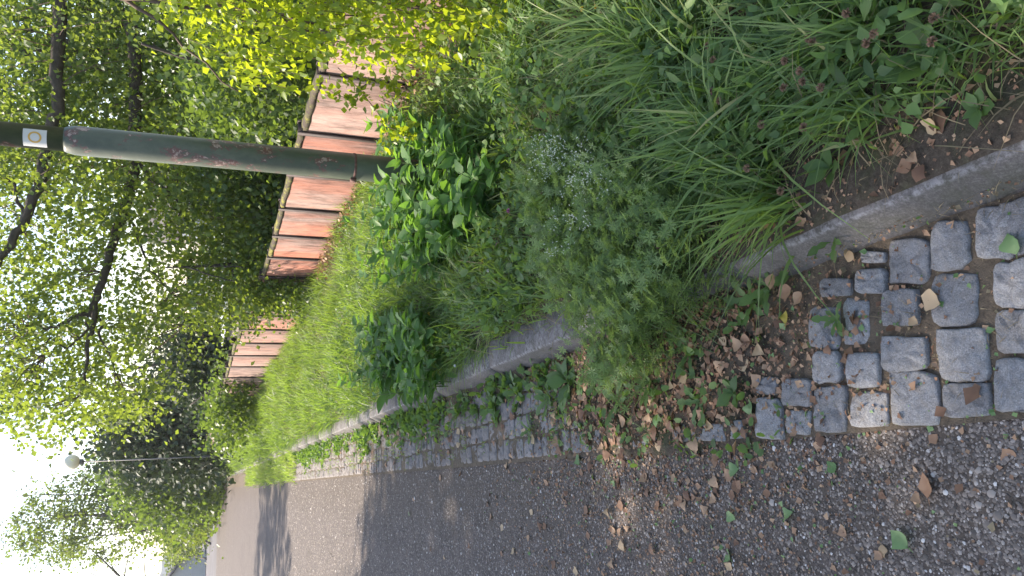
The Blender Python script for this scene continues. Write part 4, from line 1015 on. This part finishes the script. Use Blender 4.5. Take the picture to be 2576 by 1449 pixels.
ros = [(2100, 800, 8, .06, 'weed tuft with narrow leaves in the joint between two near setts'), (2120, 600, 8, .07, 'spiky green tuft in the sett joint beside the near kerb'), (1935, 720, 7, .10, 'dandelion with broad leaves beside the brown leaves at the kerb end'),
       (1890, 760, 7, .09, 'jagged weed at the end of the visible near kerb'), (1750, 880, 7, .10, 'dandelion rosette amid litter in the gutter middle'), (1760, 1010, 7, .09, 'dandelion lying flat in the leaf litter near the road'), (1640, 960, 9, .10, 'upright weed rosette in the gutter below the bedstraw'),
       (1560, 1010, 9, .11, 'large grassy-leaved weed rosette beside the road edge litter'), (1430, 960, 9, .12, 'long-leaved plantain-like weed close to the kerb end of the far section'), (1380, 1000, 8, .12, 'big dandelion rosette next to the far kerb'), (1300, 985, 8, .11, 'green dandelion clump hugging the far kerb'),
       (1240, 1020, 8, .11, 'second dandelion clump hugging the far kerb'), (1150, 1040, 7, .11, 'weed clump farther along the kerb foot'), (1520, 900, 8, .10, 'dark green weed where the far kerb disappears'), (1850, 990, 6, .06, 'small weed by the first pale sett of the litter patch'), (1330, 1080, 7, .08, 'small weed out on the setts beside brown leaves'), (1060, 1100, 7, .12, 'low weed on the setts well down the gutter')]
for x, y, n_, s_, l_ in ros: rosette('gutter_weed', 'weed', l_, x, y, n_, s_, DM if rng.random() < .7 else PM, .45)
for x, y, n_, s_, l_ in [(2110, 230, 7, .085, 'broad-leaved plantain in the near grass left of the pink clover'), (2200, 290, 7, .085, 'jagged dandelion leaves in the near grass'), (2330, 150, 8, .10, 'yellowish long-leaved plantain at the near right corner grass'), (1990, 330, 7, .08, 'dandelion leaves beneath the tall grass tuft'), (1310, 770, 7, .15, 'large pale plantain leaves hanging over the far kerb'),
                         (1280, 560, 7, .12, 'weed rosette between pink clover heads'), (1340, 130, 7, .13, 'broad weed leaves in shade near the fence'), (1230, 100, 7, .13, 'big soft weed leaves near the fence foot'), (2080, 420, 6, .065, 'small rosette at the edge of the bare soil'), (1200, 700, 7, .12, 'docked weed leaves left of the leafy shrub'), (2450, 270, 7, .05, 'trailing weed beside the bare soil at the near corner')]:
    rosette('verge_weed', 'weed', l_, x, y, n_, s_, PM if rng.random() < .6 else DM, .6, .13)

# flowers -----------------------------------------------------------------
def ball(r, n, seed, petal=(.5, 1.6)):
    r_ = np.random.default_rng(seed); d = norm(r_.normal(size=(n, 3))); d[:, 2] = np.abs(d[:, 2])*1.0-.2; d = norm(d)
    bb = MB(); bb.inst(np.array([(-.22, 0, 0), (.22, 0, 0), (.14, 1, .1), (-.14, 1, .1)]), [(0, 1, 2, 3)], d*r*.25, frames(d, norm(r_.normal(size=(n, 3)))), np.full(n, r*.85), r_.uniform(0, 1, n)); return bb
def flower(name, cat, label, x, y, z, kind, group=None, r=.011):
    p = G(x, y, z); base = np.array([p[0]+rng.uniform(-.03, .03), p[1]+rng.uniform(-.02, .04), .1]); e = tag(empty(name, tuple(base)), label, cat, group)
    bb = MB(); bb.tube([np.zeros(3), (p-base)*.5+(.01, 0, .01), p-base], [.0016, .0014, .0012], 4); bb.build('stem', M['stem'], e)
    h = ball(r, 60, int(x), ); o = h.build('flower_head', M[kind], e); o.location = p-base
b = MB(); yy = rng.uniform(3.0, 14, 420); xx = KX+.13+rng.uniform(-.02, .05, 420); k = vnoise(yy*0, yy, .55, 83) > -.1
b.raw(*blades(*tufts(np.column_stack([xx, yy])[k], 9, .02, .17, .008, (.6, .97), (rad(180), .8), .05), nseg=3)); b.build('kerb_edge_grass', M['grass'], kind='stuff')
for x, y, l in [(1789, 229, 'pink clover head in the tall grass nearest the camera'), (1280, 530, 'pink clover head above the bedstraw, beside a seed head'), (1253, 616, 'pink clover head left of the white puff'), (1366, 485, 'pink clover head close to the bedstraw flowers'), (1655, 617, 'faded pink clover at the dry edge of the bedstraw')]:
    flower('clover_flower', 'flower', l, x, y, .22, 'pink_flower', 'pink clover heads in the verge')
for x, y, l in [(1214, 655, 'orange-yellow flower left of the leafy shrub'), (1178, 579, 'tiny yellow flower at the edge of the leafy shrub'), (1221, 467, 'tiny yellow flower below the leafy shrub'), (1478, 186, 'yellow flower in the shaded grass near the fence'), (1464, 22, 'yellow flower at the far right of the shaded grass'), (1080, 789, 'yellow flower beside the smaller shrub'), (1500, 18, 'bright yellow flower head by the picture edge')]:
    flower('yellow_flower', 'flower', l, x, y, .2, 'yellow_flower', 'small yellow flowers in the verge', .009)
for x, y, l in [(1284, 614, 'white seed puff next to the pink clover'), (1130, 613, 'small white puff beside the leafy shrub'), (1228, 681, 'white puff near the orange-yellow flower'), (1205, 783, 'white puff over the plantain leaves'), (1145, 920, 'white puff above the far kerb top')]:
    flower('seed_puff', 'flower', l, x, y, .2, 'fluff', 'white seed puffs in the verge', .008)
sh_ = [(2034, 95), (2045, 105), (2013, 178), (1975, 153), (1972, 220), (2065, 220), (2020, 205), (2200, 85), (2180, 108), (2345, 105), (2350, 45), (1916, 313), (1880, 423), (2022, 320), (1795, 150), (1782, 115), (1965, 480), (2130, 33), (1811, 253)]
SHL = ['upper of two touching heads', 'lower of two touching heads', 'left of the touching pair', 'left above the broad-leaved plantain', 'near the tall tuft', 'below the touching pair', 'between tuft and touching pair', 'over the yellowish plantain', 'beside the yellowish plantain', 'right of the yellowish plantain', 'at the near corner, topmost', 'over the lower tuft fringe', 'above the bedstraw edge', 'just over the dandelion leaves', 'just above the pink clover', 'higher above the pink clover', 'at the bare soil edge', 'at the top picture edge', 'right below the pink clover']
for (x, y), l_ in zip(sh_, SHL):
    flower('plantain_stalk', 'stalk', 'thin plantain stalk with brown seed head, '+l_, x, y, .24, 'seed', 'brown plantain seed heads in the near grass', .010)

# ivy and dry vine on the fence -------------------------------------------
def fence_veg(name, cat, label, y0, y1, z0, z1, n, size, matl, off=.1):
    base = np.array([fence_x((y0+y1)/2)-.1, (y0+y1)/2, .1]); e = tag(empty(name, tuple(base)), label, cat)
    Y = rng.uniform(y0, y1, n); Zz = z0+(z1-z0)*rng.random(n)**1.2*(1-((Y-(y0+y1)/2)/((y1-y0)/2))**4*.6); X = fence_x(Y)-.06-np.abs(rng.normal(0, off, n))*(1.2-Zz)
    P = np.column_stack([X, Y, Zz]); bb = MB(); bb.inst(RF_V, RF_F, P-base, frames(rand_dirs(n, -.3), rand_dirs(n, .2)+np.array([-.6, 0, 0])), size*rng.uniform(.5, 1.3, n), rng.uniform(0, 1, n)); bb.build('foliage', matl, e, kind='stuff')
    bb = MB()
    for k in range(14):
        ya, yb = rng.uniform(y0, y1, 2); yb = ya*.7+yb*.3; bb.tube(np.array([(fence_x(ya)-.07, ya, .1), (fence_x(ya)-.09, (ya+yb)/2, (z0+z1)/2*.8), (fence_x(yb)-.06, yb, z1*.85)])-base, [.006, .005, .003], 4)
    bb.build('stems', M['twig'], e, kind='stuff')
fence_veg('ivy', 'ivy', 'dark ivy mass covering the middle fence slabs', 9.4, 10.9, .1, .95, 2600, .05, M['dark_leaf'], .14)
fence_veg('ivy', 'ivy', 'small ivy clump with brown leaves at the foot of the nearest fence slab', 4.15, 5.2, .05, .40, 420, .035, M['dark_leaf'], .16)
fence_veg('withered_vine', 'vine', 'brown withered vine along the foot of the red slabs', 6.3, 9.4, .08, .26, 1500, .035, M['brown_leaf'], .07)
fence_veg('withered_vine', 'vine', 'brown withered creeper leaves beside the nearest ivy clump', 3.7, 5.0, .05, .30, 260, .03, M['brown_leaf'], .12)

# crumbs, chips and twigs ---------------------------------------------------
def crumbs(n, fx, fy, size, matl, name, keep=None, lift=.003):
    xy = np.column_stack([fx(n), fy(n)])
    if keep is not None: xy = xy[keep(xy)]
    n = len(xy); d = rand_dirs(n, 0, .25); nn = rand_dirs(n, 1.6); bb = MB()
    P = np.column_stack([xy, surf(xy[:, 0], xy[:, 1])+lift]); bb.inst(RF_V*np.array([1, 1, 1.5]), RF_F, P, frames(d, nn), size*rng.lognormal(0, .45, n), rng.uniform(0, 1, n)); return bb.build(name, matl, kind='stuff')
crumbs(5600, lambda n: rng.normal(.28, .17, n), lambda n: rng.normal(2.3, .5, n), .013, M['brown_leaf'], 'leaf_litter', lambda q: q[:, 0] < KX-.05)
crumbs(3600, lambda n: ROADX-np.abs(rng.normal(0, .42, n)), lambda n: rng.normal(2.4, .75, n), .008, M['brown_leaf'], 'road_litter')
crumbs(900, lambda n: rng.uniform(KX+.02, KX+.2, n), lambda n: rng.uniform(.7, 2.2, n), .009, M['brown_leaf'], 'soil_litter')
crumbs(1300, lambda n: rng.normal(.2, .3, n), lambda n: rng.normal(2.3, .7, n), .009, M['green_leaf'], 'green_litter', lambda q: q[:, 0] < KX-.05)
crumbs(700, lambda n: rng.uniform(-1.2, .05, n), lambda n: rng.uniform(.9, 3.6, n), .007, M['straw'], 'straw_chips')
crumbs(1500, lambda n: rng.uniform(.06, .48, n), lambda n: rng.uniform(3.2, 9, n), .012, M['brown_leaf'], 'gutter_litter', lambda q: vnoise(q[:, 0], q[:, 1], .6, 51) > .1)
crumbs(1700, lambda n: KX-.055-np.abs(rng.normal(0, .05, n)), lambda n: rng.uniform(1.75, 3.4, n), .012, M['brown_leaf'], 'kerb_foot_litter')
crumbs(2600, lambda n: rng.uniform(.06, .50, n), lambda n: rng.uniform(.85, 2.0, n), .006, M['brown_leaf'], 'joint_crumbs', None, -.010)
crumbs(1500, lambda n: rng.uniform(.06, .50, n), lambda n: rng.uniform(.85, 2.0, n), .007, M['straw'], 'joint_straw', None, -.009)
crumbs(900, lambda n: rng.uniform(.06, .50, n), lambda n: rng.uniform(.85, 3.0, n), .008, M['weed'], 'joint_moss', None, -.010)
# real pebbles standing proud of the road binder
OCT = norm(np.array([(1, 0, 0), (0, 1, 0), (-1, 0, 0), (0, -1, 0), (0, 0, 1), (.7, .7, .5), (-.7, .7, .5), (-.7, -.7, .5), (.7, -.7, .5)]))
OF = [(0, 5, 4), (5, 1, 4), (1, 6, 4), (6, 2, 4), (2, 7, 4), (7, 3, 4), (3, 8, 4), (8, 0, 4)]
m, n, p = mat('road_pebbles'); at = nd(n, 'ShaderNodeAttribute'); at.attribute_name = 'tint'
r = ramp(n, [(0, (.085, .070, .056)), (.4, (.165, .135, .11)), (.8, (.27, .225, .185)), (.96, (.40, .35, .30)), (1, (.66, .63, .58))], at.outputs['Fac']); n.links.new(r.outputs[0], p.inputs['Base Color']); p.inputs['Roughness'].default_value = .6
M['pebble'] = m
n_ = 100000; Y_ = .85+13*rng.random(n_)**2.3; X_ = ROADX-rng.uniform(0, 1, n_)*(.42+.30*Y_)
a = rng.uniform(0, 6.28, n_); R_ = np.zeros((n_, 3, 3)); R_[:, 0, 0] = np.cos(a); R_[:, 1, 0] = np.sin(a); R_[:, 0, 1] = -np.sin(a); R_[:, 1, 1] = np.cos(a); R_[:, 2, 2] = 1
s_ = (.0031+.0004*(Y_-.85))*rng.lognormal(0, .35, n_); sc = np.column_stack([s_, s_*rng.uniform(.6, 1, n_), s_*rng.uniform(.35, .7, n_)])
b = MB(); b.inst(OCT, OF, np.column_stack([X_, Y_, road_z(X_, Y_)*np.clip((ROADX-X_)*4, 0, 1)]), R_, sc, rng.random(n_)**1.1); b.build('pebbles', M['pebble'], smooth=True, kind='stuff')

# fallen leaves, each one an object ------------------------------------------
LM = {}
for mk in ('brown_leaf', 'tan_leaf', 'yellow_leaf', 'green_leaf'):
    LM[mk] = []
    for k in range(5):
        r = np.random.default_rng(k+len(mk)); prof_ = [(0, .0), (.16, .22), (.30, .37), (.44, .42), (.58, .35), (.72, .22), (.86, .10), (1.0, .0)]
        L_v = []; curl = r.uniform(.1, .9)*r.choice([-1, 1]); bend = r.normal(0, .35)
        for q_, (f, w) in enumerate(prof_):
            for sgn, jj in ((-1, r.normal(0, .03)), (0, 0), (1, r.normal(0, .03))):
                ww = sgn*(w*1.12+jj*(w > 0)+.03*(q_ % 2)*(w > 0)); L_v.append((ww, f+r.normal(0, .012), curl*ww*ww*1.1+bend*(f-.5)**2+r.normal(0, .02)+abs(ww)*.05))
        L_v = np.array(L_v+[(0, -.26, .05), (.02, -.26, .05), (.02, 0, .01)]); L_v[:, 2] -= L_v[:, 2].min()
        L_f = [(3*q_+s_, 3*q_+s_+1, 3*q_+s_+4, 3*q_+s_+3) for q_ in range(7) for s_ in (0, 1)]
        bb = MB(); bb.add(L_v, L_f+[(24, 25, 26, 1)], .15+.2*k); me = bb.mesh('fallen_leaf', True); me.materials.append(M[mk]); LM[mk].append(me)
def fallen(X, Y, size, mk, label, group=None, az=None, z=None, cat='fallen leaf'):
    o = bpy.data.objects.new('fallen_leaf', LM[mk][rng.integers(5)]); COL.objects.link(o)
    zz = float(surf(np.array([X]), np.array([Y]))[0])+.004 if z is None else z
    o.location = (X, Y, zz); o.rotation_euler = (rng.normal(0, .12), rng.normal(0, .18), rng.uniform(0, 6.28) if az is None else az); o.scale = (size, size*1.05, size)
    tag(o, label, cat, group)
for x, y, s_, mk, l in [(2320, 745, .052, 'tan_leaf', 'pale tan birch leaf lying across the joint between the large near setts'), (2372, 330, .045, 'tan_leaf', 'tan leaf on the bare soil above the near kerb'), (2300, 385, .03, 'brown_leaf', 'pinkish brown leaf on soil below the tan leaf'),
        (2400, 300, .05, 'brown_leaf', 'dark brown leaf at the near grass edge'), (2013, 575, .038, 'brown_leaf', 'round brown leaf resting on the near kerb edge'), (1945, 545, .04, 'brown_leaf', 'dark red-brown leaf in the grass above the kerb'), (2008, 545, .03, 'brown_leaf', 'curled orange leaf standing at the soil edge'),
        (1995, 725, .05, 'brown_leaf', 'largest rust-brown leaf at the foot of the near kerb'), (1972, 690, .045, 'brown_leaf', 'rust-brown leaf touching the near kerb face'), (2020, 735, .04, 'brown_leaf', 'torn brown leaf beside the largest rust-brown leaf'), (1902, 870, .042, 'tan_leaf', 'yellow-tan leaf upright in the gutter litter'),
        (1978, 815, .035, 'yellow_leaf', 'yellow leaf on the weeds beside the first sett'), (2150, 650, .032, 'tan_leaf', 'small tan leaf by the kerb on the setts'), (2165, 805, .022, 'brown_leaf', 'tiny brown leaf on a sett'), (2095, 883, .03, 'brown_leaf', 'red-brown leaf in a joint of the second sett row'), (2310, 815, .025, 'tan_leaf', 'tiny tan leaf in the dark joint below the tan birch leaf'),
        (2325, 1255, .055, 'brown_leaf', 'dark brown leaf alone on the pebbly road'), (2118, 1355, .034, 'brown_leaf', 'brown leaf on the road near the left edge'), (2275, 1380, .05, 'green_leaf', 'fresh green pointed leaf on the road near the left edge'), (2205, 1370, .03, 'tan_leaf', 'small tan leaf on the road'), (2208, 1410, .025, 'brown_leaf', 'small brown leaf below the small tan one'),
        (2090, 1190, .034, 'green_leaf', 'green leaf tip on the road beside the sett edge'), (1838, 1210, .04, 'brown_leaf', 'brown leaf with a green weed on the road'), (1825, 1245, .034, 'brown_leaf', 'brown folded leaf on the road below another'), (1710, 1240, .04, 'brown_leaf', 'grey-brown curled leaf on the littered road'), (1795, 1075, .04, 'tan_leaf', 'orange-brown leaf on a pale sett'),
        (1750, 1080, .03, 'brown_leaf', 'brown leaf between half buried setts'), (1840, 1307, .04, 'green_leaf', 'torn green leaf on the road, left of two'), (1962, 1307, .045, 'green_leaf', 'long green leaf on the road'), (1830, 1410, .045, 'green_leaf', 'green leaf at the left edge of the littered road'), (1700, 1450, .05, 'brown_leaf', 'brown leaf at the bottom picture edge'),
        (1355, 1335, .045, 'brown_leaf', 'brown leaf lying alone in the middle of the road'), (1452, 1170, .05, 'green_leaf', 'pale green leaf at the road edge'), (2560, 640, .045, 'green_leaf', 'green leaf at the nearest sett joint')]:
    p = G(x, y, .02 if y > 560 else .11); fallen(p[0], p[1], s_, mk, l)
LAND = [(G(x, y, .02), t) for x, y, t in [(2450, 900, 'the big near setts'), (2320, 745, 'the pale tan leaf on the setts'), (2120, 600, 'the spiky tuft beside the near kerb'), (1995, 725, 'the largest rust-brown leaf'), (1935, 720, 'the dandelion at the kerb end'), (1760, 1010, 'the flat dandelion near the road'), (1750, 880, 'the dandelion in mid gutter'), (1640, 960, 'the upright weed below the bedstraw'), (1560, 1010, 'the grassy-leaved weed'), (1430, 960, 'the long-leaved weed'), (1330, 1080, 'the small weed out on the setts'), (1240, 1020, 'the second dandelion clump'), (1060, 1100, 'the low weed far down the gutter'), (1795, 1075, 'the orange-brown leaf on a pale sett'), (1838, 1210, 'the brown leaf with a green weed'), (2090, 1190, 'the green leaf tip by the setts'), (1710, 1240, 'the grey-brown curled leaf'), (1452, 1170, 'the pale green road-edge leaf'), (1355, 1335, 'the lone leaf in mid road'), (1962, 1307, 'the long green road leaf'), (1830, 1410, 'the green leaf at the picture edge'), (2300, 385, 'the pinkish leaf on the soil'), (1945, 545, 'the red-brown leaf above the kerb'), (2118, 1355, 'the brown leaf near the left road edge')]]
USED = set()
def where(X, Y, first):
    dd = [math.hypot(p[0]-X, p[1]-Y) for p, t in LAND]; order = np.argsort(dd)
    for tries in range(6):
        p, t = LAND[order[tries]]; dx, dy = X-p[0], Y-p[1]
        opts = ['on the kerb side of' if dx > 0 else 'on the road side of', 'beyond' if dy > 0 else 'nearer than']
        if abs(dy) > abs(dx): opts = opts[::-1]
        for o_ in opts+['a little way from']:
            l = f'{first} {o_} {t}'
            if l not in USED and len(l.split()) <= 16: USED.add(l); return l
    return None
cnt = 34
while cnt < 300:
    u = rng.random()
    if u < .52: X, Y = rng.normal(.27, .16), rng.normal(2.35, .5); w_, g_, s_ = 'in the litter', 'leaves in the gutter litter patch', .047
    elif u < .62: X, Y = rng.uniform(KX+.0, KX+.2), rng.uniform(.9, 2.3); w_, g_, s_ = 'on bare soil', 'leaves on the kerbside soil', .040
    elif u < .80: X, Y = ROADX-abs(rng.normal(0, .4)), rng.normal(2.5, .8); w_, g_, s_ = 'on the road', 'leaves on the road', .040
    elif u < .93: X, Y = rng.uniform(.1, .44), rng.uniform(3, 6.5); w_, g_, s_ = 'on the setts', 'leaves on the far setts', .042
    else: X, Y = ROADX-abs(rng.normal(0, .8)), rng.uniform(3, 6); w_, g_, s_ = 'on the road', 'leaves farther up the road', .04
    if Y < 1.0 or (KX-.06 < X < KX) or X > .8: continue
    if u < .52 and (Y < 1.75 or X > KX-.07): continue
    mk = 'brown_leaf' if rng.random() < .8 else ('tan_leaf' if rng.random() < .6 else 'green_leaf')
    q = rng.uniform(.6, 1.15); first = ('small ' if q < .78 else 'large ' if q > 1.0 else '')+{'brown_leaf': 'brown', 'tan_leaf': 'tan', 'green_leaf': 'green'}[mk]+' leaf '+w_
    lab = where(X, Y, first)
    if lab is None: continue
    fallen(X, Y, s_*q, mk, lab, g_); cnt += 1

# ================================================================== HAZE: thin far air, its pale veil also standing in for lens glare
m = bpy.data.materials.new('thin_haze_glare'); m.use_nodes = True; n = m.node_tree; n.nodes.remove(n.nodes['Principled BSDF'])
pv = n.nodes.new('ShaderNodeVolumePrincipled'); pv.inputs['Density'].default_value = .0005; pv.inputs['Color'].default_value = (.92, .95, 1, 1); pv.inputs['Anisotropy'].default_value = .35
n.links.new(pv.outputs[0], n.nodes['Material Output'].inputs['Volume'])
b = MB(); b.box((-300, -80, -1.2), (300, 600, 27)); tag(b.build('haze_glare', m), kind='stuff')
